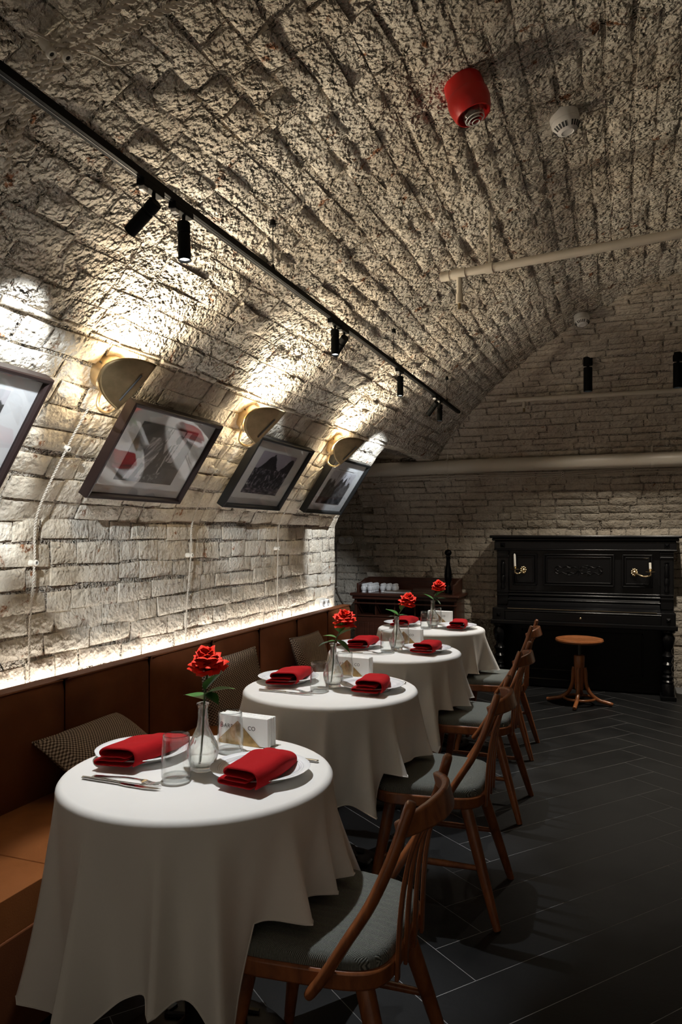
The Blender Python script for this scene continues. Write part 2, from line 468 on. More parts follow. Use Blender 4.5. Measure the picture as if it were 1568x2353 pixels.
def rng_left(a, a0, a1):
    d, z, _, _ = prof(a)
    if z < ZO and a < 3: return Y0, YJ
    hi = YB - (d if d <= 2.44 else 4.88-d)
    return Y0, hi
A_SPLIT = ZS + RV*(PH0-math.acos((0.42-2.44)/RV))      # wall_left reaches up to where the vault is 0.42 m off the wall
# --- left wall (vertical part and the leaning foot of the vault)
wl = backing('wall_left', S_left, [0, 0.4, 0.8, 1.1, ZS] + [ZS+(A_SPLIT-ZS)*i/6 for i in range(1, 7)], lambda a, b, c: (Y0, YJ), M_MORTAR)
tag(wl, kind='structure')
cl = courses(0.62, A_SPLIT, 0.090, 3)
cl[-1] = (cl[-1][0], A_SPLIT)
br = lay_bricks(S_left, cl, lambda a, b, c: (0.9, YJ), [0.27, 0.14], 0.8, 0.010, 11, (0.004, 0.014))
brick_wall(wl, br, M_BRICK)
# --- vault
ce_parts = [A_SPLIT + (ZS+ARC-A_SPLIT)*i/56 for i in range(57)]
ce = backing('ceiling', S_left, ce_parts, rng_left, M_MORTAR); tag(ce, kind='structure')
A_END = ZS + RV*(PH0-math.acos((1.75-CXc)/RV))
cv = courses(A_SPLIT, A_END, 0.083, 5)
def rng_vault(a, a0, a1):
    lo, hi = rng_left(a, a0, a1); return 0.75, hi
br = lay_bricks(S_left, cv, rng_vault, [0.14, 0.25, 0.14], 1.5, 0.009, 23, (0.002, 0.011))
brick_wall(ce, br, M_VAULT)
# --- back wall and the end vault leaning in from it
def rng_back(a, a0, a1):
    d, z, _, _ = prof(a)
    if z < ZO: return -2.30, 2.82
    return XL + d, 2.82-(d if d < 2.44 else 2.44)
aB = [0, .5, 1.0, ZS] + [ZS+(ARC/2)*i/24 for i in range(1, 25)]
wb = backing('wall_back', S_back, aB, rng_back, M_MORTAR); tag(wb, kind='structure')
cb = courses(0.0, ZS+ARC/2-0.02, 0.076, 9, 0.12)
br = lay_bricks(S_back, cb, lambda a, b, c: (rng_back(a, b, c)[0], 1.35), [0.25, 0.13, 0.25], 0.7, 0.010, 31, (0.006, 0.017), keep=lambda a, u: (prof(a)[1] > 0.55 or u > 0.3))
brick_wall(wb, br, M_BACKB)
# --- alcove behind the end of the left wall
YA, XA = 7.36, -3.5
def S_alc(a, x, h): return (x, YA-h, a)
wa = MB().grid([[(-3.5, YA, z) for z in (0, 2.3)], [(-2.2, YA, z) for z in (0, 2.3)]]).build('wall_alcove', M_MORTAR, None, 60, False); tag(wa, kind='structure')
br = lay_bricks(S_alc, courses(0.4, 2.2, 0.080, 13), lambda a, b, c: (-3.3, -2.28), [0.25, 0.13], 0.5, 0.010, 41, (0.004, 0.012))
brick_wall(wa, br, M_BACKB)
def slab(name, *b):
    o = MB().box(*b).build(name, M_MORTAR, None, 0); return tag(o, kind='structure')
slab('wall_alcove_side', XA-0.1, XA, YJ-0.2, YA+0.1, 0, 2.3)
slab('wall_jamb', XA, XL-0.013, YJ-0.12, YJ-0.002, 0, ZO+0.10)
slab('wall_return', -2.315, -2.301, YB+0.0, YA, 0, 2.1)
slab('ceiling_alcove', XA, XL-0.02, YJ-0.12, YA+0.1, ZO+0.09, ZO+0.2)
dO = prof(A_SPLIT)[0]
xo = XL + dO
# ring of soldier bricks over the opening
lin = MB().box(xo-0.34, xo-0.005, YJ, 7.05, ZO+0.05, ZO+0.09).build('trim_1', M_MORTAR, None, 0); tag(lin, kind='structure')
k = 0; y = YJ+0.0
r = random.Random(77)
while y < 6.9:
    wdt = 0.072*r.uniform(.92, 1.08)
    arch = 0.035*math.sin(PI*min(1, max(0, (y-YJ)/1.6)))
    MB().box(xo-0.15, xo+0.004+r.uniform(-.004,.006), y+0.005, y+wdt-0.004, ZO-0.02+arch+r.uniform(-.004,.004), ZO+0.075).build('brick', M_BRICK, lin, 40, True, 0.008, 2)
    y += wdt
# right wall and vault closing (mostly outside the frame)
slab('wall_right', 2.82, 2.95, Y0, YB+0.1, 0, ZS+0.02)
# --- floor: pale grout bed with black plank tiles in a herringbone
fl = MB().box(-3.5, 2.95, Y0, YA+0.1, -0.08, -0.0004).build('floor', M_GROUT, None, 0); tag(fl, kind='structure')
ang = R_(51.5); W_, K_ = 0.2, 6
ud = Vector((math.cos(ang), math.sin(ang), 0)); vd = Vector((-math.sin(ang), math.cos(ang), 0)); org = Vector((-0.416, 2.252, 0))
g = 0.0015
def tile_mesh(lu, lv): return MB().box(g, lu-g, g, lv-g, -0.012, 0.0).mesh('floor_tile', M_TILE, 0)
tm_h = tile_mesh(K_*W_, W_); tm_v = tile_mesh(W_, K_*W_)
for iy in range(-40, 40):
    for jx in range(-5, 5):
        for kind in (0, 1):
            if kind == 0: p = org + ud*((iy+2*K_*jx)*W_) + vd*(iy*W_); c = p + ud*(0.6) + vd*0.1
            else:
                x = iy+2*K_*jx; p = org + ud*(x*W_) + vd*((iy-2*K_+1)*W_); c = p + ud*0.1 + vd*0.6
            if not (-1.75 < c.x < 2.4 and 0.5 < c.y < 7.0): continue
            o = bpy.data.objects.new('floor_tile', tm_h if kind == 0 else tm_v); link(o, fl)
            o.location = p; o.rotation_euler = (0, 0, ang)
# baseboard at the right foot of the back wall
tag(MB().box(0.50, 2.8, YB-0.06, YB-0.022, 0, 0.14).build('baseboard_back', M_PIPE, None, 0, True, 0.008), kind='structure')
#@@OBJECTS
# ------------------------------------------------------------------ track lighting
def spot_light(name, parent, loc, target, watts, size, blend, col, radius=0.014):
    d = bpy.data.lights.new(name, 'SPOT'); d.energy = watts; d.spot_size = R_(size); d.spot_blend = blend; d.color = col; d.shadow_soft_size = radius
    o = bpy.data.objects.new(name, d); link(o, parent); o.location = loc; o.rotation_euler = aim(loc, target); return o
TX, TZ = -1.13, 2.265
tr = thing('lighting_track', 'long thin black lighting track hung along the vault above the tables', 'lighting track', (TX, 2.86, TZ))
MB().box(-0.011, 0.011, -2.5, 2.57, -0.011, 0.008).build('rail', M_BLACK, tr, 0)
MB().box(-0.0015, 0.0015, -2.48, 2.55, -0.0118, -0.0105).build('conductor', M_DARKWIRE, tr, 0)
for yy in (-2.2, -0.55, 0.9, 2.17):
    zt = prof(ZS+RV*(PH0-math.acos((TX-CXc)/RV)))[1]
    c = MB().tube([(0,yy,0.01),(0,yy,zt-TZ-0.01)], 0.0015, 5); c.build('suspension_wire', M_BLACK, tr)
    MB().lathe([(0.001,0),(0.012,0.004),(0.010,0.022),(0.0,0.03)], 10, T(0,yy,zt-TZ-0.045)).build('ceiling_anchor', M_BLACK, tr)
    MB().lathe([(0.008,0),(0.006,0.012),(0.001,0.022)], 10, T(0,yy,0.011)).build('clamp', M_BLACK, tr)
def track_spot(y, target, watts, size, label, blend=0.35, col=COOL, TX=TX, TZ=TZ):
    t = thing('track_spotlight', label, 'spotlight', (TX, y, TZ-0.011), group='spotlights on the ceiling track')
    MB().box(-0.012,0.012,-0.045,0.045,-0.017,-0.0005).build('adapter', M_BLACK, t, 0, True, 0.002)
    MB().box(-0.008,0.008,-0.040,-0.022,-0.026,-0.017).build('locking_lever', M_PLASTIC, t, 0)
    MB().cyl(0.005,-0.045,-0.015,8, T(0,0.012,0)).build('arm', M_BLACK, t)
    dirv = (Vector(target)-Vector((TX,y,TZ-0.05))).normalized()
    q = dirv.to_track_quat('-Z','Y').to_matrix().to_4x4()
    Mx = T(0,0.012,-0.045) @ q
    MB().lathe([(0.0,0.010),(0.016,0.010),(0.018,0.008),(0.018,-0.018),(0.0155,-0.020),(0.0155,-0.024),(0.0175,-0.026),(0.0175,-0.098),(0.0155,-0.098),(0.0150,-0.090)], 24, Mx, cap=False).build('body', M_BLACK, t)
    MB().cyl(0.0149,-0.0915,-0.0905,24,Mx).build('lens', M_LENS, t, 0)
    lp = Mx @ Vector((0,0,-0.101))
    wp = Vector((TX,y,TZ-0.011))+lp
    l = spot_light('spot_lamp', t, lp, lp+dirv, watts, size, blend, col)
    return t
track_spot(0.62, (-2.0,2.55,1.42), WALL_W*2.2, 27, 'black track spotlight over the near end of the bench, outside the frame')
track_spot(1.60, (-2.05,1.72,1.62), WALL_W, 44, 'black track spotlight tilted toward the wall, upper left of the nearest pair')
track_spot(1.74, (-1.03,1.66,0.75), SPOT_W, 48, 'black track spotlight pointing down with glowing lens, right of the nearest pair', 0.35, TABLE)
track_spot(2.89, (-1.06,2.75,0.75), SPOT_W, 48, 'black track spotlight pointing down at the middle of the track', 0.35, TABLE)
track_spot(3.00, (-2.0,3.70,1.55), WALL_W*0.35, 36, 'black track spotlight just right of the middle one, turned to the wall')
track_spot(3.87, (-1.10,3.76,0.75), SPOT_W, 48, 'single black track spotlight on the far half of the track', 0.35, TABLE)
track_spot(4.70, (-2.14,5.40,1.22), WALL_W*1.25, 62, 'black track spotlight turned left in the farthest pair of the track')
track_spot(4.81, (-1.15,4.74,0.75), SPOT_W*0.9, 46, 'black track spotlight pointing down with glowing lens in the farthest pair', 0.35, TABLE)

# cylinder spots on the end vault
def ceiling_spot(x, y, z, label):
    t = thing('cylinder_spotlight', label, 'spotlight', (x, y, z), group='spotlights over the piano')
    MB().cyl(0.034,-0.03,0.03,20).build('canopy', M_BLACK, t)
    MB().cyl(0.010,-0.06,-0.03,10).build('joint', M_BLACK, t)
    MB().lathe([(0,-0.045),(0.030,-0.045),(0.032,-0.05),(0.032,-0.225),(0.028,-0.225),(0.026,-0.20)],24,cap=False).build('body', M_BLACK, t)
    MB().cyl(0.0258,-0.204,-0.202,24).build('lens', M_LENS, t, 0)
    spot_light('spot_lamp', t, (0,0,-0.228), (0.0,0.12,-2.2), PIANO_W, 125, 1.0, NEUT, 0.02)
    return t
ceiling_spot(-0.24, 5.87, 2.66, 'black cylinder spotlight above the pipe, left of the two over the piano')
ceiling_spot(0.38, 5.90, 2.65, 'black cylinder spotlight at the right edge, over the piano')
def twisted(mb, pts, rad=0.004, amp=0.0045, pitch=0.05, n=6):
    P = catmull(pts, 24); acc = 0
    for ph in (0, PI):
        out = []; acc = 0; prev = P[0]
        for i, p in enumerate(P):
            acc += (p-prev).length; prev = p
            t = (P[min(i+1,len(P)-1)]-P[max(i-1,0)]).normalized()
            a = t.orthogonal().normalized(); a = Vector((1,0.31,0.2)).cross(t).normalized(); b = t.cross(a)
            th = acc/pitch*2*PI + ph
            out.append(p + a*amp*math.cos(th) + b*amp*math.sin(th))
        mb.tube(out, rad, n)
    return mb
def twisted_fine(pts, rad, amp, pitch):
    # resample finely so that the twist shows
    P = catmull(pts, 20); L = sum((P[i+1]-P[i]).length for i in range(len(P)-1)); m = max(8, int(L/pitch*8)); out = []; seg = L/m; acc = 0; k = 0; out.append(P[0])
    for i in range(len(P)-1):
        d = (P[i+1]-P[i]).length
        while acc + d >= seg*(len(out)):
            f = (seg*len(out)-acc)/max(d,1e-9); out.append(P[i].lerp(P[i+1], f))
            if len(out) > m: break
        acc += d
    mb = MB()
    for ph in (0, PI):
        q = []
        for i, p in enumerate(out):
            t = (out[min(i+1,len(out)-1)]-out[max(i-1,0)]).normalized()
            a = Vector((0.9,0.31,0.25)).cross(t).normalized(); b = t.cross(a); th = i/8*2*PI+ph
            q.append(p+a*amp*math.cos(th)+b*amp*math.sin(th))
        mb.tube(q, rad, 6)
    return mb
def insulator(parent, p, nrm, s=1.0):
    q = Vector(nrm).to_track_quat('Z','Y').to_matrix().to_4x4(); Mx = T(*p) @ q @ Matrix.Scale(s,4)
    MB().lathe([(0.0,-0.02),(0.012,-0.02),(0.012,-0.006),(0.008,0.0),(0.008,0.006),(0.012,0.011),(0.012,0.016),(0.009,0.019),(0.0055,0.019),(0.005,0.016)],14,Mx,cap=False).build('insulator', M_CERAM, parent)
    MB().cyl(0.005,0.012,0.0165,10,Mx).build('screw', M_GREYP, parent)
c = thing('ceiling_lamp_cable', 'thin cream cable linking the two cylinder spotlights above the piano', 'cable', (0,0,0))
c.location = (0.07,5.9,2.66)
MB().tube(catmull([(-0.28,-0.03,0.01),(-0.18,0.0,-0.02),(0.0,0.0,-0.015),(0.18,0.0,0.0),(0.28,0.0,0.01)],6), 0.004, 6).build('cord', M_ROPE, c)
insulator(c, (-0.14,-0.01,-0.01), (0,-.6,-.8), 0.8); insulator(c, (0.15,-0.01,0.005), (0,-.6,-.8), 0.8)

# ------------------------------------------------------------------ wall sconces
def surf_left(d, off=0.0):
    a = ZS+RV*(PH0-math.acos((d-2.44)/RV)); _, z, nd, nz = prof(a)
    return Vector((XL+d+nd*off, 0, z+nz*off)), Vector((nd,0,nz)), Vector((-nz,0,nd))
pS, nS, tS = surf_left(0.345, 0.02)
def frame_mat(t, n):   # local X = up slope, Z = out of the wall
    y = n.cross(t); return Matrix((t, y, n)).transposed().to_4x4()
def sconce(y, label):
    r = thing('wall_sconce', label, 'wall lamp', (0,0,0), group='brass wall sconces')
    r.matrix_world = T(pS.x, y, pS.z) @ frame_mat(tS, nS)
    MB().lathe([(0,-0.025),(0.068,-0.025),(0.068,0.022),(0.064,0.026),(0.02,0.028),(0.018,0.034),(0.0,0.034)],32).build('wall_plate', M_BRASSB, r)
    for a in (-0.045, 0.045): MB().lathe([(0.004,0.0),(0.003,0.004),(0,0.005)],8, T(0.03,a*1.45,0.0)@RX(-PI/2 if a>0 else PI/2)).build('screw', M_GREYP, r)
    MB().lathe([(0.014,0.03),(0.014,0.05),(0.0,0.05)],14).build('lamp_holder', M_BRASS, r)
    MB().lathe([(0.0,0.048),(0.014,0.05),(0.022,0.062),(0.023,0.072),(0.018,0.086),(0.0,0.094)],18).build('bulb', M_BULB, r)
    P = []
    Rd, al, zc = 0.104, R_(46), 0.138
    for i in range(13):
        rho = Rd*i/12
        row = []
        for j in range(48):
            th = 2*PI*j/48; x = rho*math.cos(th); wv = 1.28*rho*math.sin(th)
            aw = math.sqrt(wv*wv+0.018**2)-0.018
            row.append((x*1.04+0.030, math.copysign(aw*math.cos(al)+abs(wv)*0.12, wv), zc-aw*math.sin(al)-0.9*aw*aw-0.6*x*x+0.16*x))
        P.append(row+[row[0]])
    sh = MB().grid(P).build('shade', M_BRASS, r, 180)
    sm = sh.modifiers.new('solid','SOLIDIFY'); sm.thickness = 0.0022; sm.offset = 0
    MB().tube([(-0.040,0.021,zc-0.0205),(0.080,0.021,zc-0.0015)],0.0032,8).build('slot', M_GREYP, sh)
    MB().tube(catmull([(-0.045,0,0.02),(-0.08,0,0.018),(-0.115,0,0.035),(-0.122,0,0.065),(-0.105,0,0.098),(-0.072,0,0.112)],8),0.0062,10).build('arm', M_BRASSB, r)
    d = bpy.data.lights.new('sconce_lamp','SPOT'); d.energy = SCONCE_W; d.spot_size = R_(168); d.spot_blend = 1.0; d.color = (1.0,0.86,0.66); d.shadow_soft_size = 0.05
    o = bpy.data.objects.new('sconce_lamp', d); link(o, r); o.location = (0.028,0,0.066); o.rotation_euler = aim((0,0,0),(1,0,0.0))
    return r
sconce(2.155, 'brass shell wall sconce nearest the camera, left of the first full picture')
sconce(3.20, 'brass shell wall sconce over the second full picture, middle of three')
sconce(4.36, 'brass shell wall sconce farthest along the wall, over the last picture')
# cables that feed the sconces
def on_left(z, off=0.02):
    if z <= ZS: return Vector((XL+off,0,z)), Vector((1,0,0))
    x = CXc - math.sqrt(RV**2-(z-CZc)**2); n = Vector((CXc-x,0,CZc-z)).normalized()
    return Vector((x,0,z))+n*off, n
def wall_cable(yz, ins, label):
    t = thing('wall_cable', label, 'cable', (0,0,0), group='twisted cables below the sconces')
    pts = []
    for i, (y, z) in enumerate(yz):
        p, n = on_left(z, 0.034 if i else 0.03); pts.append((p.x, y, p.z))
    base = Vector(pts[-1]); t.location = base
    pts = [Vector(p)-base for p in pts]
    twisted_fine(pts, 0.0024, 0.0026, 0.024).build('cord', M_ROPE, t)
    for (y, z) in ins:
        p, n = on_left(z, 0.028); insulator(t, Vector((p.x,y,p.z))-base, n)
wall_cable([(2.15,1.83),(2.147,1.69),(2.15,1.45),(2.148,1.254),(2.125,1.0),(2.12,0.80)], [(2.147,1.69),(2.148,1.254)], 'twisted cream cable dropping from the nearest sconce to the bench')
wall_cable([(3.215,1.83),(3.181,1.696),(3.21,1.45),(3.207,1.255),(3.17,1.0),(3.156,0.80)], [(3.181,1.696),(3.207,1.255)], 'twisted cream cable dropping from the middle sconce to the bench')
wall_cable([(4.40,1.81),(4.257,1.68),(4.22,1.45),(4.215,1.27),(4.205,1.0),(4.203,0.80)], [(4.257,1.68),(4.215,1.27)], 'twisted cream cable dropping from the farthest sconce to the bench')
# cables across the vault at the upper left
def vault_pt(x, off):
    z = CZc+math.sqrt(RV**2-(x-CXc)**2); n = Vector((CXc-x,0,CZc-z)).normalized(); return Vector((x,0,z))+n*off, n
def vault_cable(pts, ins, label):
    t = thing('vault_cable', label, 'cable', (0,0,0), group='twisted cables over the vault')
    P = []
    for x, y in pts:
        p, n = vault_pt(x, 0.045); P.append(Vector((p.x,y,p.z)))
    t.location = P[0]; base = P[0].copy()
    twisted_fine([p-base for p in P], 0.0040, 0.0046, 0.038).build('cord', M_ROPE, t)
    p, n = vault_pt(ins[0], 0.040); insulator(t, Vector((p.x,ins[1],p.z))-base, n, 1.05)
vault_cable([(-1.40,1.31),(-1.34,1.285),(-1.26,1.268),(-1.176,1.27),(-1.09,1.30),(-0.98,1.33),(-0.85,1.36)], (-1.176,1.262), 'left of two twisted cream cables crossing the vault, upper left corner')
vault_cable([(-1.40,1.36),(-1.34,1.335),(-1.25,1.31),(-1.162,1.302),(-1.08,1.35),(-0.97,1.40),(-0.85,1.45)], (-1.162,1.296), 'right of two twisted cream cables crossing the vault, upper left corner')
P = []
for x, y in [(-1.172,1.20),(-1.16,1.26),(-1.15,1.30),(-1.13,1.35),(-1.12,1.40),(-1.085,1.44),(-1.075,1.46)]:
    p, n = vault_pt(x, 0.042); P.append(Vector((p.x,y,p.z)))
t = thing('loose_wire', 'thin loose white wire end curling from the vault insulators', 'wire', P[0])
MB().tube([p-P[0] for p in catmull(P,6)], 0.0028, 6).build('cord', M_ROPE, t)

# ------------------------------------------------------------------ framed photographs
FB, FT = Vector((-1.95,0,1.51)), Vector((-1.715,0,1.862))
ft = (FT-FB).normalized(); fn = Vector((ft.z,0,-ft.x)); FH = (FT-FB).length
def photo_mesh(fn_col, w, h, nx=96, ny=66):
    vs = []; fs = []; cols = []
    for j in range(ny+1):
        for i in range(nx+1):
            vs.append((w*(j/ny-.5)*0+h*(j/ny-.5), -w*(i/nx-.5), 0)); cols.append(fn_col(i/nx, j/ny))
    for j in range(ny):
        for i in range(nx): fs.append((j*(nx+1)+i, j*(nx+1)+i+1, (j+1)*(nx+1)+i+1, (j+1)*(nx+1)+i))
    me = bpy.data.meshes.new('print'); me.from_pydata(vs, [], fs); me.update()
    at = me.color_attributes.new('tone', 'FLOAT_COLOR', 'POINT')
    for k, c in enumerate(cols): at.data[k].color = (c[0], c[1], c[2], 1)
    return me
m, nt, b = new_mat('photo_print'); at = N(nt,'ShaderNodeVertexColor'); at.layer_name = 'tone'
nt.links.new(at.outputs['Color'], b.inputs['Base Color']); b.inputs['Roughness'].default_value = 0.5; M_PRINT = m
def fb(x, y, s, o=0): return 0.5+0.5*noise.fractal((x*s+o, y*s*0.7+o, o), 0.8, 2.1, 5)
def in_poly(x, y, P):
    ins = False; j = len(P)-1
    for i in range(len(P)):
        if (P[i][1] > y) != (P[j][1] > y) and x < (P[j][0]-P[i][0])*(y-P[i][1])/(P[j][1]-P[i][1])+P[i][0]: ins = not ins
        j = i
    return ins
def g(v, tint=(1,0.98,1.0)): v = max(0, min(1, v)); return (v*tint[0], v*tint[1], v*tint[2])
def pic_work(x, y):      # person at work beside a window, tall tools, rubble at the foot
    v = 0.035+0.05*fb(x,y,5,1)
    if in_poly(x,y,[(0.42,0.98),(0.90,0.98),(0.80,0.40),(0.62,0.42),(0.55,0.60)]): v = 0.62+0.25*x
    for xb in (0.50,0.545,0.78): 
        if abs(x-(xb-(0.98-y)*0.12)) < 0.008 and y > 0.42: v = 0.04
    if in_poly(x,y,[(0.88,0.98),(1,0.98),(1,0.3),(0.80,0.36)]): v = 0.16+0.1*fb(x,y,8,4)
    if in_poly(x,y,[(0.26,0.78),(0.42,0.80),(0.50,0.66),(0.46,0.36),(0.36,0.30),(0.24,0.40)]): v = 0.20+0.75*max(0, fb(x*2.2-y,y*.6,12,2)-0.38)*2.2
    if (x-0.45)**2*1.9+(y-0.84)**2 < 0.008: v = 0.09+0.1*fb(x,y,20,2)
    if in_poly(x,y,[(0.20,0.40),(0.31,0.40),(0.22,0.04),(0.13,0.02)]): v = 0.62
    if in_poly(x,y,[(0.36,0.34),(0.44,0.36),(0.36,0.08),(0.30,0.06)]): v = 0.50
    if in_poly(x,y,[(0.52,0.34),(0.62,0.70),(0.70,0.72),(0.66,0.30),(0.60,0.16)]): v = 0.05+0.8*max(0,fb(x,y,16,6)-0.55)
    if (x-0.72)**2*2.6+(y-0.82)**2 < 0.0065: v = 0.05
    if abs(x-(0.62+0.05*y)) < 0.010 and 0.14 < y < 0.8: v = 0.75
    if y < 0.34*x-0.03 and x > 0.35 and x < 0.9 and y > 0.34*x-0.20: v = 0.12+1.5*max(0,fb(x,y,26,9)-0.5)
    if x > 0.68 and y < 0.3: v = 0.06+0.1*fb(x,y,6,3)
    return g(v)
def pic_trees(x, y):     # crowd under dark trees
    sky = 0.36+0.06*fb(x,y,3,1); v = sky
    crown = 0.52+0.42*math.exp(-((x-0.36)/0.20)**2)+0.40*math.exp(-((x-0.92)/0.17)**2)+0.08*(fb(x,y,14,3)-.5)
    if y < crown: v = 0.012+0.03*fb(x,y,20,5)
    if y < 0.60: v = 0.02+0.95*max(0, fb(x*1.4,y,15,8)-0.50)
    if y < 0.16: v = 0.05+0.6*max(0,fb(x*0.6,y*2,18,11)-0.42)
    return g(v,(1.0,0.88,0.95))
def pic_line(x, y):      # standing group before a line of tall poles
    v = 0.50+0.2*y+0.08*fb(x,y,4,1)
    top = 0.70+0.12*math.sin(x*21)*math.sin(x*9+1)+0.10*(fb(x,0.3,12,2)-.5)*2
    if y < top: v = 0.03+0.8*max(0, fb(x*2.0,y*0.7,11,4)-0.52)
    if y < 0.2: v = 0.03+0.45*max(0, fb(x,y,9,7)-0.45)
    if x > 0.62 and y < 0.62 and fb(x*3,y*.5,10,9) > 0.5: v = 0.14
    for xp in (0.30,0.55,0.78): 
        if abs(x-xp-0.02*y) < 0.006 and y < 0.95: v = 0.05
    return g(v,(0.96,0.95,1.0))
def pic_hill(x, y):      # tree against a pale sky over a slope
    v = 0.75
    if y < 0.55-0.3*(x-0.5): v = 0.18+0.12*fb(x,y,9,2)
    if fb(x,y,7,5)*math.exp(-((x-0.85)/0.25)**2-((y-0.75)/0.22)**2) > 0.30: v = 0.03
    if y < 0.2: v = 0.05
    return g(v)
M_FRAME = pm('dark_walnut_frame', (0.014,0.007,0.006), 0.4, 0, 0.4)
M_FRAMEB = pm('black_frame', (0.006,0.006,0.0055), 0.42, 0, 0.35)
M_MAT = pm('white_mat_board', (0.90,0.91,0.90), 0.8); M_MATW = pm('cream_mat_board', (0.72,0.68,0.61), 0.8)
def picture(y, w, pw, ph, fm, mm, fcol, label, dy=0.0, line=False):
    c = (FB+FT)/2
    r = thing('framed_photograph', label, 'picture', group='framed photographs on the left wall')
    r.matrix_world = T(c.x, y, c.z) @ frame_mat(ft, fn)
    H2, W2, b = FH/2, w/2, 0.020
    fr = MB()
    prof_ = [(0,-0.022),(0,0.018),(0.004,0.022),(0.014,0.020),(b,0.012),(b,-0.022)]
    for (p, q, inn) in (((-H2,-W2),(-H2,W2),(1,0)),((H2,-W2),(H2,W2),(-1,0)),((-H2,-W2),(H2,-W2),(0,1)),((-H2,W2),(H2,W2),(0,-1))):
        vs = []
        dx, dy_ = (q[0]-p[0]), (q[1]-p[1]); L = math.hypot(dx,dy_); dx/=L; dy_/=L
        for end, (ex,ey) in ((1,p),(-1,q)):
            for o_, z_ in prof_: vs.append((ex+inn[0]*o_+dx*o_*end, ey+inn[1]*o_+dy_*o_*end, z_))
        n = len(prof_)
        mb = MB().add(vs, [(i,(i+1)%n,n+(i+1)%n,n+i) for i in range(n)]+[tuple(range(n)),tuple(range(2*n-1,n-1,-1))])
        mb.build('frame_side', fm, r, 30)
    MB().box(-H2+b*.6,H2-b*.6,-W2+b*.6,W2-b*.6,-0.020,-0.001).build('mat_board', mm, r, 0)
    o = bpy.data.objects.new('print', photo_mesh(fcol, pw, ph)); o.data.materials.append(M_PRINT); link(o, r); o.location = (0.008+dy, 0, 0.0006)
    if line: MB().box(0.125,0.127,-0.15,0.15,-0.0009,0.0003).build('printed_line', M_INK, r, 0)
    MB().box(-H2+b*.7,H2-b*.7,-W2+b*.7,W2-b*.7,0.005,0.0065).build('glass_pane', M_PANE, r, 0)
picture(1.565, 0.65, 0.40, 0.26, M_FRAME, M_MAT, pic_hill, 'framed photograph cut off by the left edge of the view')
picture(2.640, 0.65, 0.40, 0.27, M_FRAME, M_MAT, pic_work, 'dark framed photograph of a figure in white, right of the nearest sconce')
picture(3.700, 0.68, 0.42, 0.26, M_FRAMEB, M_MATW, pic_trees, 'black framed photograph of a crowd under dark trees, second sconce over it')
picture(4.750, 0.68, 0.43, 0.255, M_FRAMEB, M_MAT, pic_line, 'black framed photograph of a standing group, farthest along the wall', -0.02, True)

# ------------------------------------------------------------------ leather bench with LED strip behind it
bench = thing('leather_bench', 'long brown leather banquette bench along the left brick wall', 'bench', (-1.72, 3.0, 0))
BY = [0.62+0.52*k for k in range(9)] + [5.24]
def lb(x, y, z): return (x+1.72, y-3.0, z)
ub = MB().box(*[v for p in (( -2.0+1.72, -1.46+1.72), (0.62-3, 5.24-3), (0.06, 0.33)) for v in p]); ub.build('plinth', M_LEATH_SHADE, bench, 0, True, 0.01)
def puffy(x0,x1,y0,y1,z0,z1,puff,axis,n=10):
    mb = MB().box(x0,x1,y0,y1,z0,z1)
    me = bpy.data.meshes.new('t'); me.from_pydata(mb.v,[],mb.f); bm = bmesh.new(); bm.from_mesh(me)
    bmesh.ops.subdivide_edges(bm, edges=bm.edges, cuts=n, use_grid_fill=True)
    c = Vector(((x0+x1)/2,(y0+y1)/2,(z0+z1)/2)); hx,hy,hz = (x1-x0)/2,(y1-y0)/2,(z1-z0)/2
    for v in bm.verts:
        u = (v.co.x-c.x)/hx; q = (v.co.y-c.y)/hy; s = (v.co.z-c.z)/hz
        k = puff*(1-q**6)
        if axis == 'X' and u > 0.99: v.co.x += puff*(1-q**4)*(1-s**4) - 0.012*(abs(q)**14) - 0.010*(max(0,s)**14)
        if axis == 'Z' and s > 0.99: v.co.z += puff*(1-q**4)*(1-u**4) - 0.008*(abs(q)**14)
    bmesh.ops.recalc_face_normals(bm, faces=bm.faces)
    out = MB(); out.v = [tuple(v.co) for v in bm.verts]; out.f = [tuple(v.index for v in f.verts) for f in bm.faces]; bm.free(); bpy.data.meshes.remove(me)
    return out
for k in range(len(BY)-1):
    y0, y1 = BY[k]-3+0.002, BY[k+1]-3-0.002
    puffy(-1.985+1.72,-1.905+1.72,y0,y1,0.40,0.83,0.014,'X').build('back_panel', M_LEATH_SHADE, bench, 60, True, 0.010, 3)
    MB().tube([(-1.912+1.72,y0+0.012,0.826),(-1.912+1.72,y1-0.012,0.826)],0.0035,6).build('piping', M_LEATH_SHADE, bench)
    puffy(-1.93+1.72,-1.46+1.72,y0+0.0,y1-0.0,0.33,0.435,0.012,'Z').build('seat_cushion', M_SEATL, bench, 60, True, 0.014, 3)
MB().box(-1.475+1.72,-1.455+1.72,0.62-3,5.24-3,0.05,0.33).build('front_panel', M_LEATH_SHADE, bench, 0, True, 0.004)
led = thing('led_strip', 'hidden white LED strip glowing on the wall behind the bench back', 'light strip', (-2.014,2.95,0.782))
MB().box(-0.010,0.010,-2.25,2.27,-0.012,-0.004).build('channel', M_PLASTIC, led, 0)
MB().box(-0.007,0.007,-2.25,2.27,-0.0039,0.0).build('diffuser', M_LED, led, 0)

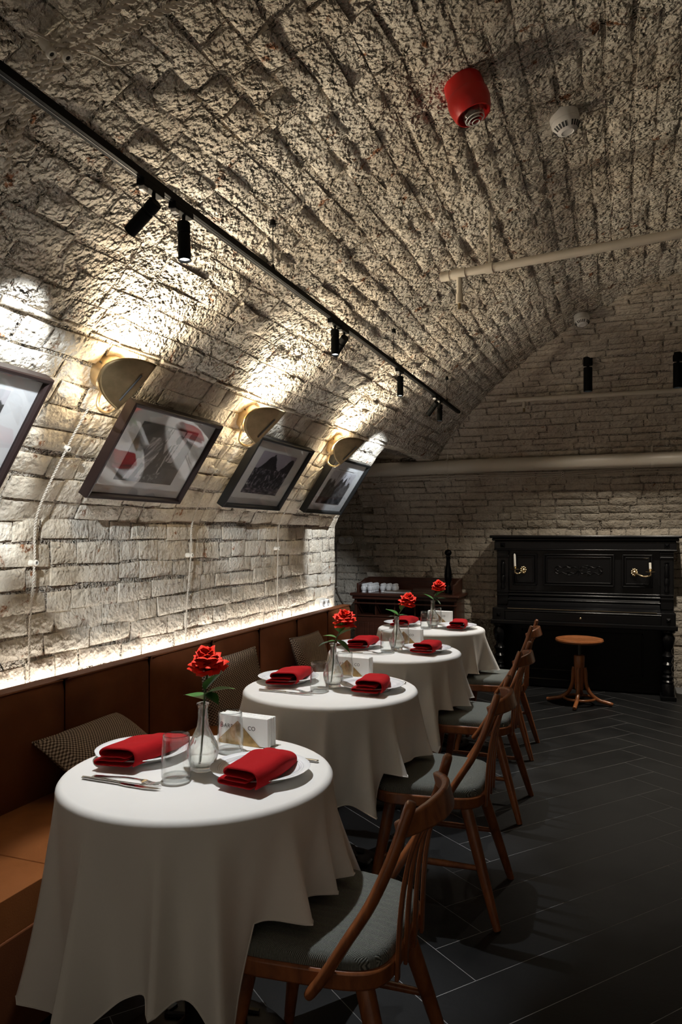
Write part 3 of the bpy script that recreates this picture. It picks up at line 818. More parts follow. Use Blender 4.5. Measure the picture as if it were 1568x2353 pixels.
def cushion(label, M, w=0.44, h=0.40, th=0.065):
    P=[]; Q=[]; n=16
    for i in range(n+1):
        a=[];b=[]
        for j in range(n+1):
            u=2*i/n-1; v=2*j/n-1
            pin = 1-0.06*(1-u*u)*0 - 0.055*(1-abs(u)**2)*abs(v)**3*0
            x=u*w/2*(1-0.07*(1-v*v)*abs(u)**4*0-0.05*(1-v*v)*abs(u)); y=v*h/2*(1-0.05*(1-u*u)*abs(v))
            z=th*((1-u**4)*(1-v**4))**0.55
            wr = 0.004*noise.noise((u*3,v*3,w))
            a.append((x,y,z+wr*(1-u**4)*(1-v**4))); b.append((x,y,-z*0.8))
        P.append(a);Q.append(b)
    t = thing('cushion', label, 'cushion', group='woven cushions on the bench'); t.matrix_world = M
    MB().grid(P).build('front_cover', M_PILLOW, t, 180)
    MB().grid(Q).build('back_cover', M_PILLOW, t, 180, True)
    edge=[P[i][0] for i in range(n+1)]+[P[n][j] for j in range(1,n+1)]+[P[i][n] for i in range(n-1,-1,-1)]+[P[0][j] for j in range(n-1,-1,-1)]
    MB().tube(edge,0.0045,6).build('piping', M_PILLOW, t)
cushion('brown woven cushion lying back behind the nearest table', T(-1.735,2.23,0.545)@RZ(R_(92))@RX(R_(32)), 0.46, 0.38)
cushion('beige woven cushion standing between the nearest and second tables', T(-1.80,3.24,0.585)@RZ(R_(58))@RX(R_(74))@RZ(R_(8)), 0.36, 0.36, 0.06)
cushion('woven cushion half hidden behind the second table left plate', T(-1.79,4.22,0.575)@RZ(R_(86))@RX(R_(70)), 0.38, 0.34, 0.055)

# ------------------------------------------------------------------ tables
TABLES = [(-1.025,1.66),(-1.09,2.75),(-1.12,3.74),(-1.17,4.74)]
CHAIRS = [(-0.66,1.66),(-0.66,2.76),(-0.70,3.75),(-0.765,4.76)]
RT, ZT = 0.345, 0.745
WHICH = ['nearest', 'second', 'third', 'farthest']
def table(i):
    x, y = TABLES[i]
    t = thing('pedestal_table', 'round pedestal table with cast iron foot under the %s tablecloth' % WHICH[i], 'table', (x,y,0), group='round tables')
    MB().cyl(RT-0.012,0.715,ZT-0.004,48).build('table_top', M_MAHOG, t)
    MB().cyl(0.035,0.03,0.715,20).build('column', M_IRON, t)
    b = MB().lathe([(0.0,0.0),(0.235,0.0),(0.245,0.008),(0.245,0.018),(0.228,0.024),(0.21,0.022),(0.0,0.022)],40); b.build('foot_plate', M_IRON, t)
    for k in range(10):
        a = 2*PI*k/10
        P = catmull([(0.05,0,0.05),(0.10,0.02,0.034),(0.14,-0.02,0.030),(0.18,0.02,0.028),(0.205,-0.015,0.026)],5)
        MB().tube([RZ(a)@p for p in P],0.008,6).build('scroll', M_IRON, t)
    MB().lathe([(0.07,0.02),(0.06,0.05),(0.045,0.06),(0.036,0.09)],20,cap=False).build('collar', M_IRON, t)
def tablecloth(i, alpha, seed, half=0.72):
    x0, y0 = TABLES[i]; r = random.Random(seed)
    nphi, ns = 240, 26
    ridges = []; a = r.uniform(0,0.4)
    while a < 2*PI:
        ridges.append((a, r.uniform(0.050,0.10), r.uniform(0.060,0.120))); a += r.uniform(0.28,0.54)
    cx, cy = CHAIRS[i]
    def seat_over(X,Y): return (abs(Y-cy) < 0.235) and (X > cx-0.225)
    # the cloth stops short where the chair seat or the bench is in its way
    lim0 = []
    for k in range(nphi):
        ph = 2*PI*k/nphi; X, Y = x0+(RT+0.07)*math.cos(ph), y0+(RT+0.07)*math.sin(ph)
        lim0.append(ZT-0.492 if seat_over(X, Y) else (ZT-0.462 if X < -1.42 else 2.0))
    LIM = []
    for k in range(nphi):
        LIM.append(min(lim0[(k+d) % nphi]+max(0,abs(d)-3)*0.030 for d in range(-24,25)))
    rows = []
    for k in range(nphi):
        ph = 2*PI*k/nphi
        q = (ph-alpha) % (PI/2); q = min(q, PI/2-q)
        L = min(half/max(math.cos(q),1e-3)*1.0, half*1.26)-RT
        L *= 0.97
        f = 0
        for (pc, wd, am) in ridges:
            d = (ph-pc+PI) % (2*PI)-PI
            f += am*math.exp(-abs(d/wd)**1.5)
        corner = (q/(PI/4))**1.5
        f = f*(1.25+0.55*corner) - 0.034 + 0.012*corner
        L = min(L, LIM[k])
        dz = 0
        rowp = [(0,0,ZT+0.002)] if False else []
        for m_ in range(6):
            rr = (RT-0.014)*(m_/5.0); rowp.append((rr*math.cos(ph), rr*math.sin(ph), ZT+0.0035))
        for m_ in range(1,5):       # rounded edge
            an = m_/4*PI/2
            rr = RT-0.014+0.018*math.sin(an); z = ZT+0.0035-0.018*(1-math.cos(an))
            rowp.append((rr*math.cos(ph), rr*math.sin(ph), z))
        zb = ZT+0.0035-0.018
        for m_ in range(1,ns+1):
            s = m_/ns
            z = zb-(L-0.02)*s*(0.985)
            grow = (0.75*s+0.25*s*s)*min(1.2,L/0.42)
            rr = RT+0.004+f*grow + 0.006*s*math.sin(ph*17+seed+s*3)
            rowp.append((rr*math.cos(ph), rr*math.sin(ph), z))
        rows.append(rowp)
    t = thing('tablecloth', 'white linen cloth draped over the %s round table' % WHICH[i], 'tablecloth', (x0,y0,0), group='white tablecloths')
    o = MB().grid(rows, None, True).build('linen', M_CLOTH, t, 180, True)
    hem = [row[-1] for row in rows]
    hb = MB()
    hb.tube([Vector(p) for p in hem+[hem[0]]], 0.0022, 5, cap=False); hb.build('hem', M_CLOTH, t)
# square cloth: one corner toward the viewer's left for the near table
for i,(al,sd) in enumerate([(R_(18),5),(R_(30),12),(R_(12),23),(R_(38),31)]):
    table(i); tablecloth(i, al, sd, [0.735,0.72,0.67,0.62][i])
ZC = ZT+0.004

# ------------------------------------------------------------------ table settings
def scal(a): return 1+0.012*abs(math.sin(a*4))**0.6
def plate_meshes():
    p = [(0.0,0.004),(0.055,0.004),(0.068,0.0),(0.074,0.001),(0.078,0.008),(0.105,0.018),(0.124,0.024),(0.1255,0.0255),(0.124,0.0265),(0.104,0.021),(0.082,0.0125),(0.074,0.0095),(0.0,0.009)]
    return MB().lathe(p,64,scallop=scal)
pl_mesh = plate_meshes().mesh('plate', M_PORC, 60)
rim_mesh = MB()
for rr in (0.099,0.104,0.109): rim_mesh.lathe([(rr-0.0012,0.0195+(rr-0.1)*0.3),(rr,0.0207+(rr-0.1)*0.3),(rr+0.0012,0.0200+(rr-0.1)*0.3)],64,cap=False)
rim_mesh = rim_mesh.mesh('embossed_rim', M_PORC, 60)
def plate(i, side, dx, dy):
    x,y = TABLES[i]
    t = thing('dinner_plate', 'white scalloped plate on the %s side of the %s table' % (side, WHICH[i]), 'plate', (x+dx,y+dy,ZC), group='dinner plates')
    link(bpy.data.objects.new('dish', pl_mesh), t); link(bpy.data.objects.new('embossed_rim', rim_mesh), t)
def napkin(i, side, dx, dy, rz, var):
    x,y = TABLES[i]; r = random.Random(i*7+var)
    t = thing('red_napkin', 'folded red cloth napkin on the %s plate of the %s table' % (side, WHICH[i]), 'napkin', (x+dx,y+dy,ZC+0.0105), (0,0,rz), group='folded red napkins')
    th = 0.0032
    # one strip folded back on itself; profile in width (x) and height (z)
    base = catmull([(0.046,0,0.0045),(0.0,0,0.004),(-0.044,0,0.0045),(-0.052,0,0.0085),(-0.044,0,0.0125),(0.0,0,0.0125),(0.032,0,0.0135)],4)
    top = catmull([(0.030,0,0.0195),(0.0,0,0.0205),(-0.036,0,0.0205),(-0.045,0,0.026),(-0.036,0,0.033),(0.0,0,0.0345),(0.036,0,0.0345),(0.051,0,0.027),(0.053,0,0.014),(0.046,0,0.0045)],4)
    for name, prof_ in (('lower_fold', base), ('upper_fold', top)):
        P=[]; nl=14
        for k in range(nl+1):
            s=k/nl; yy=-0.115+0.23*s
            sh=0.030*(s-0.35)**2*(1 if var else -1)
            up = 0.010*math.exp(-((s-0.62)/0.22)**2)
            row=[]
            for p in prof_:
                zz=p.z*(1.35-0.35*s+ (0.12*math.sin(5*s+i+var))) + (up if p.z>0.016 else up*0.3)
                wob=0.0016*noise.noise((p.x*60,yy*40,i*3+var))
                row.append((p.x*(1+0.08*math.sin(3*s+i))+sh+(0.006 if name=='upper_fold' else -0.004)*(1-s), yy+(0.010*(p.x/0.05) if var else -0.006*(p.x/0.05)), zz+wob))
            P.append(row)
        o = MB().grid(P).build(name, M_NAPK, t, 180, False)
        s_=o.modifiers.new('thick','SOLIDIFY'); s_.thickness=th*2; s_.offset=0
        sb=o.modifiers.new('smooth','SUBSURF'); sb.levels=1; sb.render_levels=1
gl_mesh = MB().lathe([(0.0,0.010),(0.030,0.010),(0.0345,0.014),(0.0355,0.03),(0.0345,0.06),(0.0325,0.098),(0.0316,0.112),(0.0322,0.1128),(0.0330,0.112),(0.0340,0.098),(0.0362,0.06),(0.0372,0.03),(0.0365,0.010),(0.033,0.001),(0.0,0.001)],40).mesh('glass', M_TGLASS, 60)
rim2 = MB().lathe([(0.0314,0.1118),(0.0322,0.1134),(0.0331,0.1118)],40,cap=False).mesh('rim', thin_glass('glass_rim',(0.62,0.64,0.64)), 60)
base2 = MB().lathe([(0.030,0.0012),(0.0345,0.004),(0.0362,0.0095),(0.0345,0.0125),(0.0295,0.0095)],40,cap=False).mesh('thick_base', thin_glass('glass_base',(0.80,0.82,0.82)), 60)
def tumbler(i, where, dx, dy):
    x,y = TABLES[i]
    t = thing('glass_tumbler', 'clear glass tumbler standing %s on the %s table' % (where, WHICH[i]), 'glass', (x+dx,y+dy,ZC), group='glass tumblers')
    link(bpy.data.objects.new('glass_body', gl_mesh), t); link(bpy.data.objects.new('rim', rim2), t); link(bpy.data.objects.new('thick_base', base2), t)
vz = [(0.0,0.003),(0.027,0.003),(0.031,0.006),(0.031,0.012),(0.034,0.022),(0.040,0.040),(0.041,0.054),(0.037,0.070),(0.027,0.090),(0.0165,0.112),(0.0130,0.135),(0.0125,0.160),(0.0128,0.166),(0.0160,0.172),(0.0155,0.1755)]
vin = [(0.0115,0.175),(0.0105,0.166),(0.0100,0.160),(0.0105,0.135),(0.0135,0.112),(0.0235,0.090),(0.0335,0.070),(0.0375,0.054),(0.0365,0.040),(0.030,0.022),(0.024,0.014),(0.0,0.013)]
va_mesh = MB().lathe(vz+vin,32,scallop=lambda a: 1+0.018*math.cos(a*8)).mesh('vase_glass', M_VGLASS, 60)
wa_mesh = MB().lathe([(0.0,0.0135),(0.0238,0.0145),(0.0298,0.0222),(0.0362,0.040),(0.0373,0.0505),(0.0,0.0505)],32).mesh('water', M_WATER, 60)
def vase(i):
    x,y = TABLES[i]
    t = thing('glass_bud_vase', 'clear fluted glass bud vase with water on the %s table' % WHICH[i], 'vase', (x+0.012,y,ZC), group='bud vases')
    link(bpy.data.objects.new('vase_glass', va_mesh), t); link(bpy.data.objects.new('water', wa_mesh), t)
# petals: three shared shapes
def petal_mesh(w, L, curl, point):
    P=[]; n=9; m=6; y=0.0; z=0.0; ds=L/n
    for i in range(n+1):
        s=i/n
        th = R_(-14 + (14+curl)*max(0,(s-0.30)/0.70)**1.5)
        wd = w*min(1.0, 0.22+1.55*s)*(1 if s<0.62 else (1-((s-0.62)/0.38)**(1.25 if point else 2.0)*(0.93 if point else 0.6)))
        row=[]
        for j in range(m+1):
            u=2*j/m-1
            cup = -wd*0.42*u*u*(1-1.5*s) if s<0.66 else wd*0.30*u*u
            roll = abs(u)**3*wd*0.25*s
            row.append((wd*u, y+cup*math.cos(th)+roll*0.6, z-cup*math.sin(th)*0.3-roll*0.5))
        P.append(row); y+=math.sin(th)*ds; z+=math.cos(th)*ds
    return MB().grid(P).mesh('petal', M_PETAL, 180, False)
PET = [petal_mesh(0.0235,0.054,78,True), petal_mesh(0.022,0.048,66,True), petal_mesh(0.015,0.036,25,False)]
def leaf_mesh(L, W):
    P=[]
    for i in range(9):
        s=i/8; wd=W*math.sin(PI*s**0.85)*(1-0.15*s); row=[]
        for j in range(5):
            u=j/2-1; row.append((wd*u, 0.0+0.18*abs(u)*wd+0.008*math.sin(s*PI*3)*abs(u), 0) if False else (wd*u, L*s, 0.22*abs(u)*wd-0.25*L*s*s))
        P.append(row)
    return MB().grid(P).mesh('leaf', M_LEAF, 180, False)
LEAFS = [leaf_mesh(0.078,0.026), leaf_mesh(0.058,0.020)]
def rose(i, hx, hz, lean, leaves, seed):
    x,y = TABLES[i]; r = random.Random(seed)
    bx,by = x+0.012, y
    t = thing('red_rose', 'full red rose with green leaves in the bud vase of the %s table' % WHICH[i], 'flower', (bx,by,ZC+0.02), group='single red roses')
    top = Vector((hx-bx, lean, hz-ZC-0.02-0.026))
    stem = catmull([(-0.010,0.004,0.0),(0.0,0.0,0.08),(0.004,0.0,0.150),(top.x*0.55,top.y*0.5,0.20),tuple(top)],8)
    MB().tube(stem,0.0026,8).build('stem', M_STEM, t)
    hd = Vector(top)
    MB().lathe([(0.003,-0.006),(0.008,0.0),(0.010,0.006),(0.006,0.012)],12,T(*hd)).build('sepal_cup', M_STEM, t)
    ax = Vector((top.x*0.8+r.uniform(-.02,.02), -0.05, 0.25)).normalized(); q = ax.to_track_quat('Z','Y').to_matrix().to_4x4()
    rings = [(6,74,0.98,0,-0.010),(8,58,1.04,0,0.002),(8,44,1.04,0,0.012),(8,31,1.0,1,0.024),(6,18,1.0,1,0.034),(5,6,1.0,2,0.040)]
    for rk,(n,opn,sc,pk,lift) in enumerate(rings):
        for k in range(n):
            a = 2*PI*(k+0.5*(rk%2))/n + r.uniform(-.15,.15)
            o = bpy.data.objects.new('petal', PET[pk]); link(o, t)
            tilt = R_(opn+r.uniform(-9,9)); s=sc*r.uniform(.88,1.10)
            o.matrix_local = T(*hd) @ q @ RZ(a) @ T(0,0.0035,lift*0.55) @ RX(-tilt) @ RZ(r.uniform(-.15,.15)) @ RX(0) @ Matrix.Scale(s,4)
    for (h,az,tl,k) in leaves:
        o = bpy.data.objects.new('leaf', LEAFS[k]); link(o, t)
        pt = min(stem, key=lambda p: abs(p.z-h))
        o.matrix_local = T(*pt) @ RZ(R_(az)) @ RX(R_(tl))
LV = [[(0.165,75,15,0),(0.175,-70,25,0),(0.19,-100,55,0),(0.205,-50,60,0),(0.180,-110,-10,1)],
      [(0.165,85,-5,0),(0.175,100,20,1),(0.185,-60,35,0),(0.20,-150,50,0),(0.17,-95,-25,0)],
      [(0.165,85,35,0),(0.160,95,10,1),(0.165,-80,10,1),(0.19,-120,65,0)],
      [(0.160,90,45,0),(0.165,-90,20,0),(0.175,-50,45,0),(0.17,-150,15,1),(0.165,-100,-20,1)]]
RO = [(-0.998,1.037,0.0),(-1.030,1.026,0.0),(-1.050,1.018,0.0),(-1.118,1.025,0.0)]
# cutlery (lying along local X)
def knife_mesh():
    mb = MB()
    mb.tube(catmull([(-0.115,0,0.004),(-0.10,0,0.0045),(-0.06,0,0.004),(-0.012,0,0.004),(0.0,0,0.004)],4),[0.0058]*2+[0.0062]*7+[0.0050]*7+[0.0052],8,up=(0,0,1),ry=0.0036)
    return mb.mesh('handle', M_STEEL, 180)
kn_h = knife_mesh()
kn_b = MB().prism([(-0.002,-0.005),(0.02,-0.0085),(0.08,-0.0085),(0.105,-0.004),(0.118,0.004),(0.10,0.0055),(0.0,0.0055)],0.0032,0.0046).mesh('blade', M_STEEL, 30)
def fork_meshes():
    h = MB().ribbon(catmull([(-0.10,0,0.003),(-0.05,0,0.006),(0.0,0,0.010),(0.04,0,0.009),(0.055,0,0.006)],5),(0,1,0),[0.0065,0.0068,0.0068,0.0065,0.006,0.0055,0.005,0.0045,0.004,0.0035,0.003,0.003,0.003,0.003,0.003,0.004,0.006,0.008,0.010,0.011,0.0115],0.0013)
    hm = h.mesh('handle', M_STEEL, 60)
    t = MB().ribbon(catmull([(0.0,0,0.006),(0.02,0,0.0035),(0.045,0,0.008)],5),(0,1,0),0.0014,0.0010).mesh('tine', M_STEEL, 60)
    return hm, t
fk_h, fk_t = fork_meshes()
def cutlery(i, where, dx, dy, rz):
    x,y = TABLES[i]
    t = thing('table_knife', 'polished steel table knife lying %s of the %s table' % (where, WHICH[i]), 'knife', (x+dx,y+dy,ZC), (0,0,rz), group='table knives')
    link(bpy.data.objects.new('handle', kn_h), t); link(bpy.data.objects.new('blade', kn_b), t)
    f = thing('table_fork', 'polished steel fork lying beside the knife %s of the %s table' % (where, WHICH[i]), 'fork', (x+dx-math.sin(rz)*0.024,y+dy+math.cos(rz)*0.024,ZC), (0,0,rz+0.05), group='table forks')
    link(bpy.data.objects.new('handle', fk_h), f)
    for k in range(4):
        o = link(bpy.data.objects.new('tine', fk_t), f); o.location = (0.054,-0.0095+k*0.0063,0.0)
# napkin holder
def text_mesh(s, size):
    cu = bpy.data.curves.new('lettering','FONT'); cu.body = s; cu.size = size; cu.extrude = 0.0001; cu.space_character = 1.08
    o = bpy.data.objects.new('tmp', cu); COL.objects.link(o)
    dg = bpy.context.evaluated_depsgraph_get(); me = bpy.data.meshes.new_from_object(o.evaluated_get(dg)); bpy.data.objects.remove(o)
    me.materials.clear(); me.materials.append(M_INK); return me
TXT = [text_mesh('B',0.022), text_mesh('ARB',0.017), text_mesh('C',0.017), text_mesh('O',0.017)]
def holder(i, dx, dy, rz):
    x,y = TABLES[i]
    W,Hh,D = 0.170,0.082,0.042
    t = thing('napkin_holder', 'mottled bronze triangle napkin holder on the %s table' % WHICH[i], 'napkin holder', (x+dx,y+dy,ZC), (0,0,rz), group='bronze napkin holders')
    MB().box(-0.07,0.07,-D/2-0.002,D/2+0.002,0.0,0.0015).build('base', M_BRONZE, t, 0)
    for s,nm in ((-1,'front_plate'),(1,'rear_plate')):
        ys = s*(D/2+0.0014)
        mb = MB().prism([(-0.075,0.0),(0.075,0.0),(0.0,0.068)],-0.0008,0.0008,T(-0.012,ys,0.0015)@RX(PI/2)); mb.build('triangle_plate', M_BRONZE, t, 0)
    st = thing('paper_napkin_stack', 'white printed paper napkins standing in the bronze holder of the %s table' % WHICH[i], 'paper napkins', (x+dx,y+dy,ZC+0.0016), (0,0,rz), group='paper napkin stacks')
    r = random.Random(i+50); yy=-D/2
    for k in range(7):
        dth = D/7
        MB().box(-W/2+0.006+r.uniform(-.002,.002),W/2+0.006+r.uniform(-.003,.003),yy+0.0003,yy+dth-0.0003,0,Hh+r.uniform(-.002,.001)).build('paper_napkin', M_PAPER, st, 0, True, 0.0015, 2)
        yy += dth
    for me,tx in ((TXT[0],-0.074),(TXT[1],-0.0605),(TXT[2],0.022),(TXT[3],0.034)):
        o = link(bpy.data.objects.new('lettering', me), st); o.location = (tx,-D/2-0.00005,0.044); o.rotation_euler = (PI/2,0,0)
for i in range(4):
    plate(i,'bench',-0.205,0.045); plate(i,'aisle',0.168,0.020)
    napkin(i,'bench',-0.19,0.02,R_([-4,6,2,-2][i]),1); napkin(i,'aisle',0.185,-0.005,R_([-3,5,-4,3][i]),0)
    tumbler(i,'in front of the vase',-0.012,-0.085); tumbler(i,'behind the vase',-0.004,0.172)
    vase(i); rose(i, RO[i][0], RO[i][1], RO[i][2], LV[i], 40+i)
    cutlery(i,'on the near left side',-0.120,-0.165,R_(-2)); cutlery(i,'behind the aisle plate',0.150,0.175,R_(176))
    holder(i,-0.005,0.262,R_(-5))

# ------------------------------------------------------------------ chairs
def make_chair():
    t = thing('dining_chair', '', 'chair', group='chestnut dining chairs along the aisle')
    def outline(s=1.0, inset=0.0):
        P=[]
        for k in range(48):
            a=2*PI*k/48; c_,s_=math.cos(a),math.sin(a)
            ex=0.42
            xx=math.copysign(abs(c_)**ex,c_); yy=math.copysign(abs(s_)**ex,s_)
            wy=0.215-0.020*(xx)      # a little narrower at the back
            P.append((xx*(0.20-inset), yy*(wy-inset)))
        return P
    MB().prism(outline(),0.395,0.436).build('seat_frame', M_CHAIR, t, 40, True, 0.006, 2)
    o=outline(1,0.008); rows=[]
    for f,z in ((1.0,0.436),(1.005,0.446),(0.985,0.460),(0.93,0.468),(0.75,0.474),(0.4,0.477),(0.001,0.478)): rows.append([(x*f,y*f,z) for x,y in o])
    rows=[[rows[j][k] for j in range(len(rows))] for k in range(48)]
    MB().grid(rows,None,True).build('seat_cushion', M_HERR, t, 180)
    legs={}
    for sx in (-1,1):
        for sy in (-1,1):
            tp=Vector((sx*0.135,sy*0.145,0.40)); ft_=Vector((sx*0.205+(0.05 if sx>0 else 0.0),sy*0.205,0.0)); legs[(sx,sy)]=(tp,ft_)
            MB().tube([tp.lerp(ft_,k/6) for k in range(7)],[0.0215,0.0215,0.021,0.0195,0.018,0.016,0.0135],14).build('leg', M_CHAIR, t)
    for sy in (-1,1):
        a=legs[(-1,sy)]; b=legs[(1,sy)]
        p=a[0].lerp(a[1],0.52); q=b[0].lerp(b[1],0.52)
        MB().tube([p.lerp(q,k/6) for k in range(7)],[0.0085,0.010,0.0115,0.012,0.0115,0.010,0.0085],10).build('stretcher', M_CHAIR, t)
    for sy in (-1,1):
        P=catmull([(0.040,sy*0.222,0.385),(0.070,sy*0.222,0.425),(0.120,sy*0.218,0.505),(0.172,sy*0.208,0.590),(0.212,sy*0.196,0.680),(0.240,sy*0.180,0.765),(0.252,sy*0.172,0.805)],6)
        n=len(P); 
        o_=MB().tube(P,[0.011]+[0.0125]*(n-4)+[0.0125,0.012,0.009],12,up=(0,1,0),ry=[0.015]+[0.019]*6+[0.022]*(n-10)+[0.019,0.017,0.011]); bp=o_.build('back_post', M_CHAIR, t, 60)
        MB().lathe([(0.0,0.0),(0.006,0.0),(0.005,0.003),(0,0.004)],12,T(0.066,sy*0.2335,0.414)@RX(-sy*PI/2)).build('bolt', M_BRASSB, bp)
    # crest rail bowed backwards
    P=[];
    for k in range(17):
        u=2*k/16-1; P.append((0.222+0.062*(1-u*u), u*0.178, 0.742+0.012*(1-u*u)))
    MB().ribbon(P,(-0.26,0,1.0),[0.018+0.011*(1-(2*k/16-1)**2) for k in range(17)],0.0095).build('crest_rail', M_CHAIR, t, 60, True, 0.006, 3)
    for k,yy in enumerate((-0.105,-0.036,0.036,0.105)):
        b_=0.062*(1-(yy*0.8/0.178)**2)
        ex=0.200-0.020*0
        P=catmull([(0.201,yy,0.385),(0.203,yy,0.44),(0.207,yy*0.97,0.52),(0.216,yy*0.93,0.60),(0.233,yy*0.88,0.675),(0.222+b_-0.012,yy*0.84,0.735)],5)
        MB().ribbon(P,(0,1,0),[0.0085]*6+[0.0095]*(len(P)-6),0.0045).build('slat', M_CHAIR, t, 40, True, 0.002)
    return t
ch0 = make_chair()
CL = ['chestnut wood dining chair nearest the camera, grey seat half lit','chestnut wood dining chair at the second table','chestnut wood dining chair at the third table','chestnut wood dining chair farthest away, next to the piano']
for i,(x,y) in enumerate(CHAIRS):
    o = ch0 if i==0 else copy_tree(ch0)
    o.location=(x,y,0); o.rotation_euler=(0,0,R_([0,1.5,-1,1][i])); o['label']=CL[i]

# ------------------------------------------------------------------ piano
pn = thing('upright_piano', 'old black upright piano with carved panels and brass candle arms against the back wall', 'piano', (-0.33, 6.85, 0))
def pb(name, x0,x1,y0,y1,z0,z1, bevel=0.004, mat=None, parent=None):
    return MB().box(x0,x1,y0,y1,z0,z1).build(name, mat or M_PIANO, parent or pn, 0, True, bevel)
pb('upper_case',-0.74,0.74,0.02,0.27,0.60,1.28)
lid=pb('lid',-0.80,0.80,-0.075,0.28,1.325,1.350,0.008)
pb('lid_moulding',-0.78,0.78,-0.055,0.27,1.300,1.325,0.008,None,lid)
pb('cornice',-0.76,0.76,-0.035,0.27,1.225,1.300,0.006)
pb('cornice_bead',-0.765,0.765,-0.042,0.02,1.215,1.228,0.005)
def panel(x0,x1,z0,z1,nm):
    p = pb(nm,x0+0.03,x1-0.03,0.006,0.021,z0+0.03,z1-0.03,0.003)
    for a,b in ((0,-0.016),(0.022,-0.006)):
        for (bx0,bx1,bz0,bz1) in ((x0+a,x1-a,z1-a-0.014,z1-a),(x0+a,x1-a,z0+a,z0+a+0.014),(x0+a,x0+a+0.014,z0+a,z1-a),(x1-a-0.014,x1-a,z0+a,z1-a)):
            pb('moulding',bx0,bx1,b,0.020,bz0,bz1,0.005,None,p)
    return p
panel(-0.60,-0.385,0.90,1.185,'side_panel'); cp=panel(-0.33,0.27,0.90,1.185,'centre_panel'); panel(0.33,0.575,0.90,1.185,'side_panel')
# carved ornament of the centre panel
orn=MB()
for sx in (-1,1):
    for sy in (-1,1):
        orn.tube([Vector((-0.03,0.003,1.042))+Vector((sx*p[0],0,sy*p[1])) for p in catmull([(0.0,0.0,0),(0.03,0.03,0),(0.07,0.02,0),(0.10,0.035,0),(0.14,0.02,0),(0.17,0.035,0),(0.20,0.015,0),(0.185,0.004,0),(0.17,0.012,0)],5)],0.004,6)
        orn.tube([Vector((-0.03,0.003,1.042))+Vector((sx*p[0],0,sy*p[1])) for p in ((0.055,0.042),(0.095,0.042),(0.095,0.024),(0.065,0.024),(0.065,0.012),(0.10,0.012))],0.003,6)
for k in range(8): orn.tube([Vector((-0.03,0.003,1.042)),Vector((-0.03+0.035*math.cos(k*PI/4),0.003,1.042+0.045*math.sin(k*PI/4)))],0.003,6)
orn.build('carving', M_PIANO, cp, 60)
for sx in (-1,1):
    x=sx*0.685
    pb('pilaster',x-0.05,x+0.05,-0.015,0.03,0.72,1.225,0.004)
    MB().lathe([(0.0,0.86),(0.018,0.862),(0.022,0.88),(0.014,0.90),(0.020,0.93),(0.024,0.965),(0.016,0.985),(0.022,1.00),(0.018,1.04),(0.022,1.085),(0.014,1.105),(0.02,1.12),(0.0,1.13)],16,T(x,-0.016,0)).build('half_column', M_PIANO, pn)
    for z in (0.80,0.83,1.15,1.19): pb('pilaster_band',x-0.055,x+0.055,-0.028,0.02,z,z+0.018,0.005)
    MB().lathe([(0.0,0),(0.03,0.0),(0.0,0.02)],4,T(x,-0.035,1.262)@RX(PI/2)@RZ(PI/4)).build('rosette', M_PIANO, pn, 0)
    # key block and turned front leg
    pb('key_block',x-0.055,x+0.055,-0.27,0.02,0.60,0.715,0.006)
    MB().lathe([(0.0,0),(0.024,0.0),(0.0,0.018)],4,T(x,-0.272,0.655)@RX(PI/2)@RZ(PI/4)).build('rosette', M_PIANO, pn, 0)
    lg=[(0.0,0.0),(0.046,0.0),(0.050,0.02),(0.050,0.12),(0.040,0.135),(0.047,0.15),(0.033,0.165),(0.046,0.19),(0.030,0.205),(0.038,0.225),(0.026,0.245),(0.030,0.27),(0.044,0.29),(0.028,0.31),(0.036,0.335),(0.047,0.36),(0.030,0.385),(0.028,0.41),(0.040,0.43),(0.048,0.47),(0.054,0.51),(0.040,0.54),(0.055,0.555),(0.055,0.572),(0.0,0.572)]
    MB().lathe(lg,24,T(x,-0.225,0.002)).build('leg', M_PIANO, pn)
    pb('toe_block',x-0.06,x+0.06,-0.28,0.03,0.0,0.035,0.006)
pb('key_bed',-0.755,0.755,-0.285,0.03,0.572,0.612,0.008)
pb('key_slip',-0.63,0.63,-0.272,-0.18,0.612,0.680,0.004)
MB().prism([(-0.272,0.680),(-0.265,0.70),(-0.20,0.716),(-0.10,0.735),(-0.06,0.765),(-0.035,0.795),(0.03,0.80),(0.03,0.61),(-0.27,0.61)],-0.63,0.63,Matrix(((0,0,1,0),(1,0,0,0),(0,1,0,0),(0,0,0,1)))).build('fallboard', M_PIANO, pn, 25, True, 0.003)
for y_,z_,rr in ((-0.268,0.690,0.008),(-0.255,0.705,0.006),(-0.060,0.772,0.012),(-0.02,0.812,0.016),(-0.004,0.838,0.010)):
    MB().tube([(-0.632,y_,z_),(0.632,y_,z_)],rr,10).build('roll_moulding', M_PIANO, pn)
MB().box(-0.61,0.60,-0.262,-0.255,0.711,0.714).build('brass_inlay', M_BRASSB, pn, 0)
lp_=pb('lower_panel',-0.70,0.70,0.0,0.26,0.05,0.58,0.004)
for bx in ((-0.52,0.50,0.49,0.505),(-0.52,0.50,0.14,0.155),(-0.52,-0.505,0.14,0.505),(0.485,0.50,0.14,0.505)): pb('moulding',bx[0],bx[1],-0.008,0.002,bx[2],bx[3],0.003,None,lp_)
pb('plinth',-0.74,0.74,-0.03,0.27,0.0,0.075,0.006)
for x in (-0.74,0.70): pb('side_board',x,x+0.04,-0.01,0.27,0.0,1.22,0.004)
MB().lathe([(0,0),(0.010,0),(0.006,0.004),(0,0.004)],12,T(0.0,-0.274,0.645)@RX(PI/2)).build('keyhole', M_BRASSB, pn)
